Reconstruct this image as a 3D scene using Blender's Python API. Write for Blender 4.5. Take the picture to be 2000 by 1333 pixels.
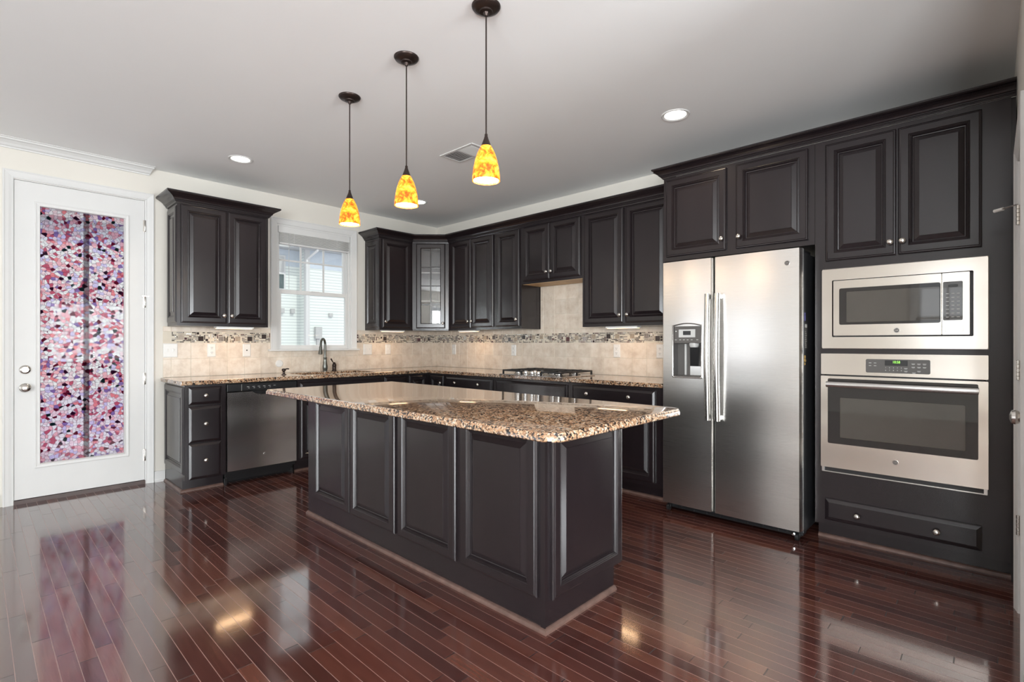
import bpy, bmesh, math, random
from mathutils import Vector
random.seed(7)
for o in list(bpy.data.objects): bpy.data.objects.remove(o)
SC = bpy.context.scene
COL = SC.collection

# ------------------------------------------------------------------ camera, world, sun, big lights, exposure
F_PX, CX, CY, YAW = 994.18, 1000.0, 670.73, 43.388
cam = bpy.data.cameras.new('camera')
cam.sensor_fit = 'HORIZONTAL'; cam.sensor_width = 36.0
cam.lens = F_PX / 2000 * 36.0
cam.shift_x = (1000 - CX) / 2000
cam.shift_y = (CY - 666.5) / 2000
cam.clip_start = 0.02; cam.clip_end = 200
camo = bpy.data.objects.new('camera', cam); COL.objects.link(camo)
camo.location = (-4.223, -5.361, 1.221)
camo.rotation_euler = (math.radians(90), 0, math.radians(YAW - 90))
SC.camera = camo

world = bpy.data.worlds.new('daylight'); SC.world = world; world.use_nodes = True
bg = world.node_tree.nodes['Background']
bg.inputs['Color'].default_value = (0.92, 0.96, 1.0, 1); bg.inputs['Strength'].default_value = 1.35

def light(name, kind, loc, rot, power, color=(1, 1, 1), size=None, sizey=None, radius=None, spot=None):
    l = bpy.data.lights.new(name, kind); l.energy = power; l.color = color
    if kind == 'AREA':
        l.shape = 'RECTANGLE'; l.size = size; l.size_y = sizey or size
    elif radius is not None: l.shadow_soft_size = radius
    if spot: l.spot_size = math.radians(spot[0]); l.spot_blend = spot[1]
    o = bpy.data.objects.new(name, l); COL.objects.link(o); o.location = loc; o.rotation_euler = rot
    return o
R90 = math.radians(90)
sun = light('sun', 'SUN', (0, -20, 30), (math.radians(48), 0, math.radians(8)), 1.35, (1.0, 0.97, 0.92)); sun.data.angle = 0.01
# added fill lamps at unseen windows behind the camera (west and south walls)
# (centre along the wall, z0, z1, width, watts, upward tilt to brighten the ceiling)
WEST_WIN = [(-1.45, 0.05, 2.25, 2.40, 19, 5), (-4.84, 1.00, 2.25, 0.80, 3, 15), (-7.25, 0.30, 2.35, 2.5, 560, 15)]  # last one added for fill; the others are inferred from reflections
SOUTH_FILL_WIN = [(-6.3, 0.85, 2.30, 1.7, 95, 52), (-4.3, 0.85, 2.30, 1.7, 45, 55), (-2.3, 0.85, 2.30, 1.7, 270, 30)]  # unseen windows added to carry fill light
for wy, z0, z1, ww, pw, tl in WEST_WIN:
    light('window_daylight', 'AREA', (-7.86, wy, (z0 + z1) / 2 - 0.1), (0, -R90 - math.radians(tl), 0), pw, (0.93, 0.975, 1.0), z1 - z0, ww - 0.1)
for wx, z0, z1, ww, pw, tl in SOUTH_FILL_WIN:
    light('window_daylight', 'AREA', (wx, -9.26, (z0 + z1) / 2 - 0.1), (R90 + math.radians(tl), 0, 0), pw, (0.93, 0.975, 1.0), ww - 0.1, z1 - z0)

vs = SC.view_settings
SC.display_settings.display_device = 'sRGB'
vs.view_transform = 'Standard'; vs.look = 'None'; vs.gamma = 1.0; vs.exposure = 0.0
try: vs.use_curve_mapping = False
except Exception: pass

# ------------------------------------------------------------------ node helpers and materials
def mat(name):
    m = bpy.data.materials.new(name); m.use_nodes = True
    nt = m.node_tree; b = nt.nodes['Principled BSDF']
    return m, nt, b
def N(nt, t, **kw):
    n = nt.nodes.new(t)
    for k, v in kw.items():
        if hasattr(n, k): setattr(n, k, v)
        else: n.inputs[k].default_value = v
    return n
def L(nt, a, b): nt.links.new(a, b)
def ramp(nt, stops, interp='LINEAR'):
    r = nt.nodes.new('ShaderNodeValToRGB'); r.color_ramp.interpolation = interp
    e = r.color_ramp.elements
    while len(e) < len(stops): e.new(0.5)
    for i, (p, c) in enumerate(stops):
        e[i].position = p; e[i].color = (c[0], c[1], c[2], 1)
    return r
def coords(nt, scale=(1, 1, 1), rot=(0, 0, 0), loc=(0, 0, 0), kind='Object'):
    tc = nt.nodes.new('ShaderNodeTexCoord'); mp = nt.nodes.new('ShaderNodeMapping')
    mp.inputs['Scale'].default_value = scale; mp.inputs['Rotation'].default_value = rot; mp.inputs['Location'].default_value = loc
    L(nt, tc.outputs[kind], mp.inputs['Vector']); return mp.outputs['Vector']
def noise(nt, vec, scale, detail=3, rough=0.5, dist=0.0):
    n = N(nt, 'ShaderNodeTexNoise'); n.inputs['Scale'].default_value = scale; n.inputs['Detail'].default_value = detail
    n.inputs['Roughness'].default_value = rough; n.inputs['Distortion'].default_value = dist
    L(nt, vec, n.inputs['Vector']); return n
def bump(nt, height, bsdf, strength=0.1, dist=0.01):
    b = N(nt, 'ShaderNodeBump'); b.inputs['Strength'].default_value = strength; b.inputs['Distance'].default_value = dist
    L(nt, height, b.inputs['Height']); L(nt, b.outputs['Normal'], bsdf.inputs['Normal']); return b
def simple(name, col, rough=0.5, metal=0.0, emis=None, estr=0.0, spec=0.5, coat=0.0, var=0.04, vscale=8):
    m, nt, b = mat(name)
    b.inputs['Roughness'].default_value = rough; b.inputs['Metallic'].default_value = metal
    b.inputs['Specular IOR Level'].default_value = spec; b.inputs['Coat Weight'].default_value = coat
    v = coords(nt); n = noise(nt, v, vscale, 3)
    lo = tuple(max(0, c * (1 - var)) for c in col); hi = tuple(min(1, c * (1 + var)) for c in col)
    r = ramp(nt, [(0.3, lo), (0.7, hi)]); L(nt, n.outputs['Fac'], r.inputs['Fac']); L(nt, r.outputs['Color'], b.inputs['Base Color'])
    if emis: b.inputs['Emission Color'].default_value = (*emis, 1); b.inputs['Emission Strength'].default_value = estr
    return m

M = {}
M['wall'] = simple('warm_grey_wall_paint', (0.72, 0.69, 0.63), 0.75, var=0.015, vscale=1.5)
M['ceiling'] = simple('ceiling_paint', (0.87, 0.88, 0.88), 0.85, var=0.01, vscale=1.0)
M['white'] = simple('white_trim_paint', (0.69, 0.69, 0.68), 0.5, spec=0.25, var=0.01)
M['white_plastic'] = simple('white_plastic', (0.74, 0.735, 0.71), 0.3, var=0.01)
M['dark_slot'] = simple('dark_slot', (0.05, 0.045, 0.04), 0.5)
M['black'] = simple('black_plastic', (0.012, 0.012, 0.013), 0.28, var=0.1)
M['black_matte'] = simple('black_cast_iron', (0.018, 0.018, 0.019), 0.5, var=0.2, vscale=60)
M['bronze'] = simple('oil_rubbed_bronze', (0.045, 0.032, 0.028), 0.32, metal=0.75, var=0.2, vscale=20)
M['faucet'] = simple('dark_pewter', (0.16, 0.165, 0.15), 0.3, metal=0.9, var=0.12, vscale=30)
M['nickel'] = simple('brushed_nickel', (0.62, 0.59, 0.55), 0.24, metal=1.0)
M['chrome'] = simple('chrome', (0.78, 0.78, 0.78), 0.08, metal=1.0)
M['grey_plastic'] = simple('grey_plastic', (0.085, 0.078, 0.073), 0.35)
M['light_grey'] = simple('light_grey_plastic', (0.5, 0.5, 0.49), 0.35)
M['mark'] = simple('pale_printed_mark', (0.6, 0.6, 0.58), 0.5)
M['fridge_side'] = simple('fridge_side_paint', (0.020, 0.020, 0.022), 0.42, var=0.1)
M['maple'] = simple('maple_underside', (0.62, 0.40, 0.20), 0.5, var=0.12, vscale=14)
M['threshold'] = simple('dark_threshold_wood', (0.055, 0.032, 0.028), 0.4, var=0.2)
M['shoe'] = simple('brown_shoe_wood', (0.115, 0.068, 0.055), 0.35, var=0.25, vscale=25)
M['led'] = simple('warm_light_strip', (0.9, 0.8, 0.6), 0.4, emis=(1.0, 0.62, 0.32), estr=3.5)
M['lens'] = simple('lit_lamp_lens', (0.9, 0.9, 0.85), 0.4, emis=(1.0, 0.96, 0.88), estr=7)
M['bulb'] = simple('lit_bulb', (0.9, 0.9, 0.85), 0.4, emis=(1.0, 0.86, 0.66), estr=14)
M['green_led'] = simple('green_digits', (0.2, 0.8, 0.1), 0.4, emis=(0.45, 1.0, 0.10), estr=1.1)
M['gold'] = simple('gold_magnet', (0.55, 0.36, 0.12), 0.35, metal=0.5, var=0.3, vscale=60)
M['blue_print'] = simple('violet_printed_label', (0.12, 0.11, 0.35), 0.4, var=0.4, vscale=120)

def m_cabinet():
    m, nt, b = mat('espresso_stained_wood')
    v = coords(nt, (6, 6, 1.0)); n = noise(nt, v, 2.0, 2, 0.5)
    r = ramp(nt, [(0.3, (0.0120, 0.0084, 0.0098)), (0.75, (0.0150, 0.0104, 0.0118))]); L(nt, n.outputs['Fac'], r.inputs['Fac'])
    L(nt, r.outputs['Color'], b.inputs['Base Color'])
    v2 = coords(nt); n2 = noise(nt, v2, 2.2, 3)
    r2 = ramp(nt, [(0.3, (0.25,) * 3), (0.75, (0.27,) * 3)]); L(nt, n2.outputs['Fac'], r2.inputs['Fac']); L(nt, r2.outputs['Color'], b.inputs['Roughness'])
    b.inputs['Specular IOR Level'].default_value = 0.45
    b.inputs['Coat Weight'].default_value = 0.2; b.inputs['Coat Roughness'].default_value = 0.14
    return m
M['cab'] = m_cabinet()

def m_floor():
    m, nt, b = mat('dark_cherry_strip_floor')
    tc = nt.nodes.new('ShaderNodeTexCoord'); sep = N(nt, 'ShaderNodeSeparateXYZ'); L(nt, tc.outputs['Object'], sep.inputs[0])
    W = 0.0572
    def mth(op, a, b_=None, clamp=False):
        n = N(nt, 'ShaderNodeMath', operation=op); n.use_clamp = clamp
        for i, q in enumerate((a, b_)):
            if q is None: continue
            if isinstance(q, (int, float)): n.inputs[i].default_value = q
            else: L(nt, q, n.inputs[i])
        return n.outputs[0]
    u = mth('DIVIDE', sep.outputs['X'], W)
    row = mth('FLOOR', u); fu = mth('FRACT', u)
    wn = N(nt, 'ShaderNodeTexWhiteNoise', noise_dimensions='1D'); L(nt, row, wn.inputs['W'])
    sh = mth('MULTIPLY', wn.outputs['Value'], 7.3)
    wn2 = N(nt, 'ShaderNodeTexWhiteNoise', noise_dimensions='1D'); L(nt, mth('ADD', row, 91.3), wn2.inputs['W'])
    ln = mth('ADD', mth('MULTIPLY', wn2.outputs['Value'], 0.45), 0.42)
    vv = mth('ADD', mth('DIVIDE', sep.outputs['Y'], ln), sh)
    seg = mth('FLOOR', vv); fv = mth('FRACT', vv)
    cmb = N(nt, 'ShaderNodeCombineXYZ'); L(nt, row, cmb.inputs[0]); L(nt, seg, cmb.inputs[1])
    wn3 = N(nt, 'ShaderNodeTexWhiteNoise', noise_dimensions='2D'); L(nt, cmb.outputs[0], wn3.inputs['Vector'])
    board = ramp(nt, [(0.0, (0.056, 0.018, 0.015)), (0.45, (0.080, 0.025, 0.019)), (0.8, (0.105, 0.034, 0.024)), (1.0, (0.135, 0.047, 0.031))])
    L(nt, wn3.outputs['Value'], board.inputs['Fac'])
    # grain, shifted per board
    gv = coords(nt, (60, 3.0, 1)); addv = N(nt, 'ShaderNodeVectorMath', operation='ADD'); L(nt, gv, addv.inputs[0]); L(nt, wn3.outputs['Color'], addv.inputs[1])
    g = noise(nt, addv.outputs[0], 1.6, 6, 0.65, 1.2)
    gr = ramp(nt, [(0.35, (0.72,) * 3), (0.7, (1.25,) * 3)]); L(nt, g.outputs['Fac'], gr.inputs['Fac'])
    mx = N(nt, 'ShaderNodeMix', data_type='RGBA', blend_type='MULTIPLY'); mx.inputs[0].default_value = 1.0
    L(nt, board.outputs['Color'], mx.inputs[6]); L(nt, gr.outputs['Color'], mx.inputs[7])
    # seams: long bevels (painted pale for the light they catch), short butt joints (dark)
    du = mth('ABSOLUTE', mth('SUBTRACT', fu, 0.5)); long_s = mth('GREATER_THAN', du, 0.5 - 0.021)
    dv = mth('ABSOLUTE', mth('SUBTRACT', fv, 0.5)); short_s = mth('GREATER_THAN', dv, 0.4972)
    m2 = N(nt, 'ShaderNodeMix', data_type='RGBA'); L(nt, short_s, m2.inputs[0]); L(nt, mx.outputs[2], m2.inputs[6]); m2.inputs[7].default_value = (0.008, 0.004, 0.004, 1)
    m3 = N(nt, 'ShaderNodeMix', data_type='RGBA'); L(nt, long_s, m3.inputs[0]); L(nt, m2.outputs[2], m3.inputs[6]); m3.inputs[7].default_value = (0.24, 0.15, 0.13, 1)
    L(nt, m3.outputs[2], b.inputs['Base Color'])
    seam = mth('MAXIMUM', long_s, short_s)
    rg = noise(nt, coords(nt), 5, 3); rr = ramp(nt, [(0.3, (0.085,) * 3), (0.75, (0.15,) * 3)]); L(nt, rg.outputs['Fac'], rr.inputs['Fac'])
    mr = N(nt, 'ShaderNodeMix', data_type='RGBA'); L(nt, seam, mr.inputs[0]); L(nt, rr.outputs['Color'], mr.inputs[6]); mr.inputs[7].default_value = (0.5, 0.5, 0.5, 1)
    L(nt, mr.outputs[2], b.inputs['Roughness'])
    b.inputs['IOR'].default_value = 1.9; b.inputs['Specular IOR Level'].default_value = 0.5
    b.inputs['Coat Weight'].default_value = 0.5; b.inputs['Coat Roughness'].default_value = 0.08; b.inputs['Coat IOR'].default_value = 1.6
    h = mth('SUBTRACT', mth('MULTIPLY', g.outputs['Fac'], 0.12), mth('MULTIPLY', seam, 0.6))
    bump(nt, h, b, 0.12, 0.002)
    return m
M['floor'] = m_floor()

def m_granite():
    m, nt, b = mat('speckled_brown_granite')
    v = coords(nt)
    vo = N(nt, 'ShaderNodeTexVoronoi'); vo.inputs['Scale'].default_value = 125; L(nt, v, vo.inputs['Vector'])
    sp = N(nt, 'ShaderNodeSeparateColor'); L(nt, vo.outputs['Color'], sp.inputs[0])
    r = ramp(nt, [(0.0, (0.018, 0.016, 0.016)), (0.14, (0.07, 0.048, 0.038)), (0.25, (0.27, 0.145, 0.08)), (0.42, (0.40, 0.23, 0.13)), (0.64, (0.48, 0.32, 0.20)), (0.86, (0.54, 0.45, 0.35))], 'CONSTANT')
    n = noise(nt, v, 38, 4, 0.6)
    ad = N(nt, 'ShaderNodeMath', operation='MULTIPLY_ADD'); L(nt, n.outputs['Fac'], ad.inputs[0]); ad.inputs[1].default_value = 1.3
    ad.inputs[2].default_value = -0.65
    a2 = N(nt, 'ShaderNodeMath', operation='ADD'); a2.use_clamp = True; L(nt, sp.outputs[0], a2.inputs[0]); L(nt, ad.outputs[0], a2.inputs[1])
    L(nt, a2.outputs[0], r.inputs['Fac'])
    vo2 = N(nt, 'ShaderNodeTexVoronoi'); vo2.inputs['Scale'].default_value = 300; L(nt, v, vo2.inputs['Vector'])
    sp2 = N(nt, 'ShaderNodeSeparateColor'); L(nt, vo2.outputs['Color'], sp2.inputs[0])
    r2 = ramp(nt, [(0.0, (0.35,) * 3), (0.18, (1.0,) * 3), (0.85, (1.25,) * 3)], 'CONSTANT'); L(nt, sp2.outputs[1], r2.inputs['Fac'])
    mx = N(nt, 'ShaderNodeMix', data_type='RGBA', blend_type='MULTIPLY'); mx.inputs[0].default_value = 1
    L(nt, r.outputs['Color'], mx.inputs[6]); L(nt, r2.outputs['Color'], mx.inputs[7]); L(nt, mx.outputs[2], b.inputs['Base Color'])
    b.inputs['Roughness'].default_value = 0.07; b.inputs['IOR'].default_value = 1.62
    b.inputs['Coat Weight'].default_value = 0.6; b.inputs['Coat Roughness'].default_value = 0.03
    return m
M['granite'] = m_granite()

def m_tile():
    m, nt, b = mat('beige_stone_tile')
    v = coords(nt); n = noise(nt, v, 11, 6, 0.68, 0.15)
    r = ramp(nt, [(0.3, (0.58, 0.48, 0.385)), (0.5, (0.70, 0.61, 0.51)), (0.72, (0.78, 0.71, 0.62))]); L(nt, n.outputs['Fac'], r.inputs['Fac'])
    g = N(nt, 'ShaderNodeNewGeometry'); r2 = ramp(nt, [(0, (0.93,) * 3), (1, (1.05,) * 3)]); L(nt, g.outputs['Random Per Island'], r2.inputs['Fac'])
    mx = N(nt, 'ShaderNodeMix', data_type='RGBA', blend_type='MULTIPLY'); mx.inputs[0].default_value = 1
    L(nt, r.outputs['Color'], mx.inputs[6]); L(nt, r2.outputs['Color'], mx.inputs[7]); L(nt, mx.outputs[2], b.inputs['Base Color'])
    b.inputs['Roughness'].default_value = 0.34; bump(nt, n.outputs['Fac'], b, 0.08, 0.003)
    return m
M['tile'] = m_tile()
M['grout'] = simple('pale_grout', (0.66, 0.60, 0.50), 0.7, var=0.05)
M['mos_a'] = simple('dark_mosaic_glass', (0.045, 0.032, 0.030), 0.12, var=0.3, vscale=40)
M['mos_b'] = simple('grey_mosaic_stone', (0.24, 0.21, 0.19), 0.3, var=0.25, vscale=40)
M['mos_c'] = simple('taupe_mosaic_stone', (0.36, 0.29, 0.22), 0.3, var=0.2, vscale=40)
M['mos_d'] = simple('steel_mosaic_tile', (0.55, 0.54, 0.52), 0.25, metal=0.9, var=0.1, vscale=40)
M['mos_e'] = simple('maroon_mosaic_glass', (0.10, 0.045, 0.05), 0.12, var=0.3, vscale=40)

def m_steel(name, stretch, wav=0.0, base=(0.60, 0.585, 0.565), rough=0.2):
    m, nt, b = mat(name)
    b.inputs['Metallic'].default_value = 1.0
    v = coords(nt, stretch); n = noise(nt, v, 4, 2, 0.5)
    r = ramp(nt, [(0.3, tuple(c * 0.985 for c in base)), (0.7, base)]); L(nt, n.outputs['Fac'], r.inputs['Fac']); L(nt, r.outputs['Color'], b.inputs['Base Color'])
    r2 = ramp(nt, [(0.3, (rough * 0.97,) * 3), (0.7, (rough * 1.03,) * 3)]); L(nt, n.outputs['Fac'], r2.inputs['Fac']); L(nt, r2.outputs['Color'], b.inputs['Roughness'])
    if wav:
        v2 = coords(nt, (0.7, 0.7, 3.2)); n2 = noise(nt, v2, 1.3, 0, 0.3)
        bump(nt, n2.outputs['Fac'], b, wav, 0.05)
    return m
M['steel_fridge'] = m_steel('brushed_steel_fridge', (1.5, 1.5, 700), 0.12, rough=0.28, base=(0.68, 0.665, 0.645))
M['steel_wave'] = m_steel('brushed_steel_panel', (1.5, 1.5, 700), 0.10, rough=0.17, base=(0.79, 0.745, 0.69))
M['steel_vert'] = m_steel('brushed_steel_vertical_grain', (700, 700, 1.5), 0.3, base=(0.78, 0.74, 0.73), rough=0.22)
M['steel'] = m_steel('polished_steel', (3, 3, 60), 0.0, base=(0.68, 0.67, 0.65), rough=0.22)

def m_glass(name, tint=(1, 1, 1), fac=0.12, gloss_r=0.02, dark=None):
    """thin pane: transparent with a fresnel-weighted mirror reflection"""
    m = bpy.data.materials.new(name); m.use_nodes = True; nt = m.node_tree; nt.nodes.clear()
    out = N(nt, 'ShaderNodeOutputMaterial'); tr = N(nt, 'ShaderNodeBsdfTransparent'); gl = N(nt, 'ShaderNodeBsdfGlossy')
    tr.inputs['Color'].default_value = (*tint, 1); gl.inputs['Roughness'].default_value = gloss_r; gl.inputs['Color'].default_value = (0.95, 0.95, 0.95, 1)
    lw = N(nt, 'ShaderNodeLayerWeight'); lw.inputs['Blend'].default_value = 0.35
    ma = N(nt, 'ShaderNodeMath', operation='MULTIPLY_ADD'); L(nt, lw.outputs['Fresnel'], ma.inputs[0]); ma.inputs[1].default_value = 0.6; ma.inputs[2].default_value = fac; ma.use_clamp = True
    mx = N(nt, 'ShaderNodeMixShader'); L(nt, ma.outputs[0], mx.inputs[0]); L(nt, tr.outputs[0], mx.inputs[1]); L(nt, gl.outputs[0], mx.inputs[2]); L(nt, mx.outputs[0], out.inputs[0])
    return m
M['glass'] = m_glass('clear_window_glass', (0.97, 0.99, 0.98), 0.01)
M['cab_glass'] = m_glass('cabinet_glass', (0.85, 0.85, 0.85), 0.07)
M['smoked'] = simple('smoked_oven_glass', (0.020, 0.018, 0.018), 0.03, spec=0.6, coat=0.3, var=0.02)
M['smoked_in'] = simple('smoked_viewing_glass', (0.055, 0.049, 0.042), 0.03, spec=0.9, coat=0.5, var=0.05)

def m_film():
    m = bpy.data.materials.new('stained_glass_film'); m.use_nodes = True; nt = m.node_tree; nt.nodes.clear()
    out = N(nt, 'ShaderNodeOutputMaterial')
    v = coords(nt, (1, 1, 1)); dn = noise(nt, v, 7, 2); 
    av = N(nt, 'ShaderNodeVectorMath', operation='MULTIPLY_ADD'); L(nt, dn.outputs['Color'], av.inputs[0]); av.inputs[1].default_value = (0.035, 0.035, 0.035); L(nt, v, av.inputs[2])
    vo = N(nt, 'ShaderNodeTexVoronoi'); vo.inputs['Scale'].default_value = 42; L(nt, av.outputs[0], vo.inputs['Vector'])
    ve = N(nt, 'ShaderNodeTexVoronoi', feature='DISTANCE_TO_EDGE'); ve.inputs['Scale'].default_value = 42; L(nt, av.outputs[0], ve.inputs['Vector'])
    sp = N(nt, 'ShaderNodeSeparateColor'); L(nt, vo.outputs['Color'], sp.inputs[0])
    r = ramp(nt, [(0.0, (0.86, 0.85, 0.85)), (0.30, (0.86, 0.76, 0.78)), (0.50, (0.86, 0.62, 0.65)), (0.62, (0.74, 0.70, 0.84)), (0.72, (0.66, 0.28, 0.36)),
                  (0.80, (0.84, 0.46, 0.48)), (0.86, (0.30, 0.04, 0.12)), (0.91, (0.46, 0.36, 0.58)), (0.955, (0.12, 0.03, 0.10)), (0.98, (0.05, 0.10, 0.11))], 'CONSTANT')
    L(nt, sp.outputs[0], r.inputs['Fac'])
    er = ramp(nt, [(0.0, (0.0,) * 3), (0.045, (1.0,) * 3)]); L(nt, ve.outputs['Distance'], er.inputs['Fac'])
    mx = N(nt, 'ShaderNodeMix', data_type='RGBA'); L(nt, er.outputs['Color'], mx.inputs[0]); mx.inputs[6].default_value = (0.30, 0.24, 0.28, 1); L(nt, r.outputs['Color'], mx.inputs[7])
    tr = N(nt, 'ShaderNodeBsdfTransparent'); tl = N(nt, 'ShaderNodeBsdfTranslucent'); gl = N(nt, 'ShaderNodeBsdfGlossy'); gl.inputs['Roughness'].default_value = 0.02
    L(nt, mx.outputs[2], tr.inputs['Color']); L(nt, mx.outputs[2], tl.inputs['Color'])
    s1 = N(nt, 'ShaderNodeMixShader'); s1.inputs[0].default_value = 0.12; L(nt, tr.outputs[0], s1.inputs[1]); L(nt, tl.outputs[0], s1.inputs[2])
    s2 = N(nt, 'ShaderNodeMixShader'); s2.inputs[0].default_value = 0.004; L(nt, s1.outputs[0], s2.inputs[1]); L(nt, gl.outputs[0], s2.inputs[2])
    L(nt, s2.outputs[0], out.inputs[0]); return m
M['film'] = m_film()

def m_amber():
    m, nt, b = mat('amber_art_glass')
    v = coords(nt); n = noise(nt, v, 22, 4, 0.6, 1.3)
    r = ramp(nt, [(0.32, (0.22, 0.03, 0.003)), (0.42, (0.62, 0.12, 0.006)), (0.52, (0.95, 0.30, 0.015)), (0.68, (1.0, 0.55, 0.07))]); L(nt, n.outputs['Fac'], r.inputs['Fac'])
    L(nt, r.outputs['Color'], b.inputs['Base Color']); L(nt, r.outputs['Color'], b.inputs['Emission Color']); b.inputs['Emission Strength'].default_value = 1.0
    b.inputs['Roughness'].default_value = 0.12; return m
M['amber'] = m_amber()

def m_siding():
    m, nt, b = mat('pale_lap_siding')
    tc = nt.nodes.new('ShaderNodeTexCoord'); sep = N(nt, 'ShaderNodeSeparateXYZ'); L(nt, tc.outputs['Object'], sep.inputs[0])
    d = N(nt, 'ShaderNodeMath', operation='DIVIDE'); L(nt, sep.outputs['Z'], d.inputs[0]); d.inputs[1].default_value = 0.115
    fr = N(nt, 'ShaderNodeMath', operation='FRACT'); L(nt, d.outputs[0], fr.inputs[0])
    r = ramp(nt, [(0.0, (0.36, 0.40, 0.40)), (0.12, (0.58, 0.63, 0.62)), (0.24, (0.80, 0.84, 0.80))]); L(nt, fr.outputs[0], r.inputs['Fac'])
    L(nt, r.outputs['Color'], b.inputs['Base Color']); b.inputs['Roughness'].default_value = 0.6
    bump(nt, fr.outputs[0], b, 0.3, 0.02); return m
M['siding'] = m_siding()
M['patio'] = simple('pale_patio_concrete', (0.62, 0.58, 0.66), 0.8, var=0.1, vscale=2)
M['out_dark'] = simple('dark_exterior_glass', (0.10, 0.13, 0.13), 0.2, var=0.3, vscale=3)
M['post'] = simple('dark_blue_post_paint', (0.012, 0.014, 0.03), 0.5)

# ------------------------------------------------------------------ geometry helpers
class Fr:
    """a wall-like frame: a runs to the right along the face, b comes out of it, c is height"""
    def __init__(s, ux, uy, nx, ny, ox=0, oy=0): s.u = (ux, uy); s.n = (nx, ny); s.o = (ox, oy)
    def __call__(s, a, b, c): return (s.o[0] + a * s.u[0] + b * s.n[0], s.o[1] + a * s.u[1] + b * s.n[1], c)
FA = Fr(1, 0, 0, -1)            # left wall (window wall), y = 0, faces -y
FB = Fr(0, -1, -1, 0)           # back wall (range and fridge wall), x = 0, faces -x
FR = Fr(-1, 0, 0, 1, 0, -5.45)  # right wall, y = -5.45, faces +y
h = math.sqrt(0.5)
FD = Fr(h, -h, -h, -h, -0.61, -0.305)   # diagonal corner cabinet face

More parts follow.
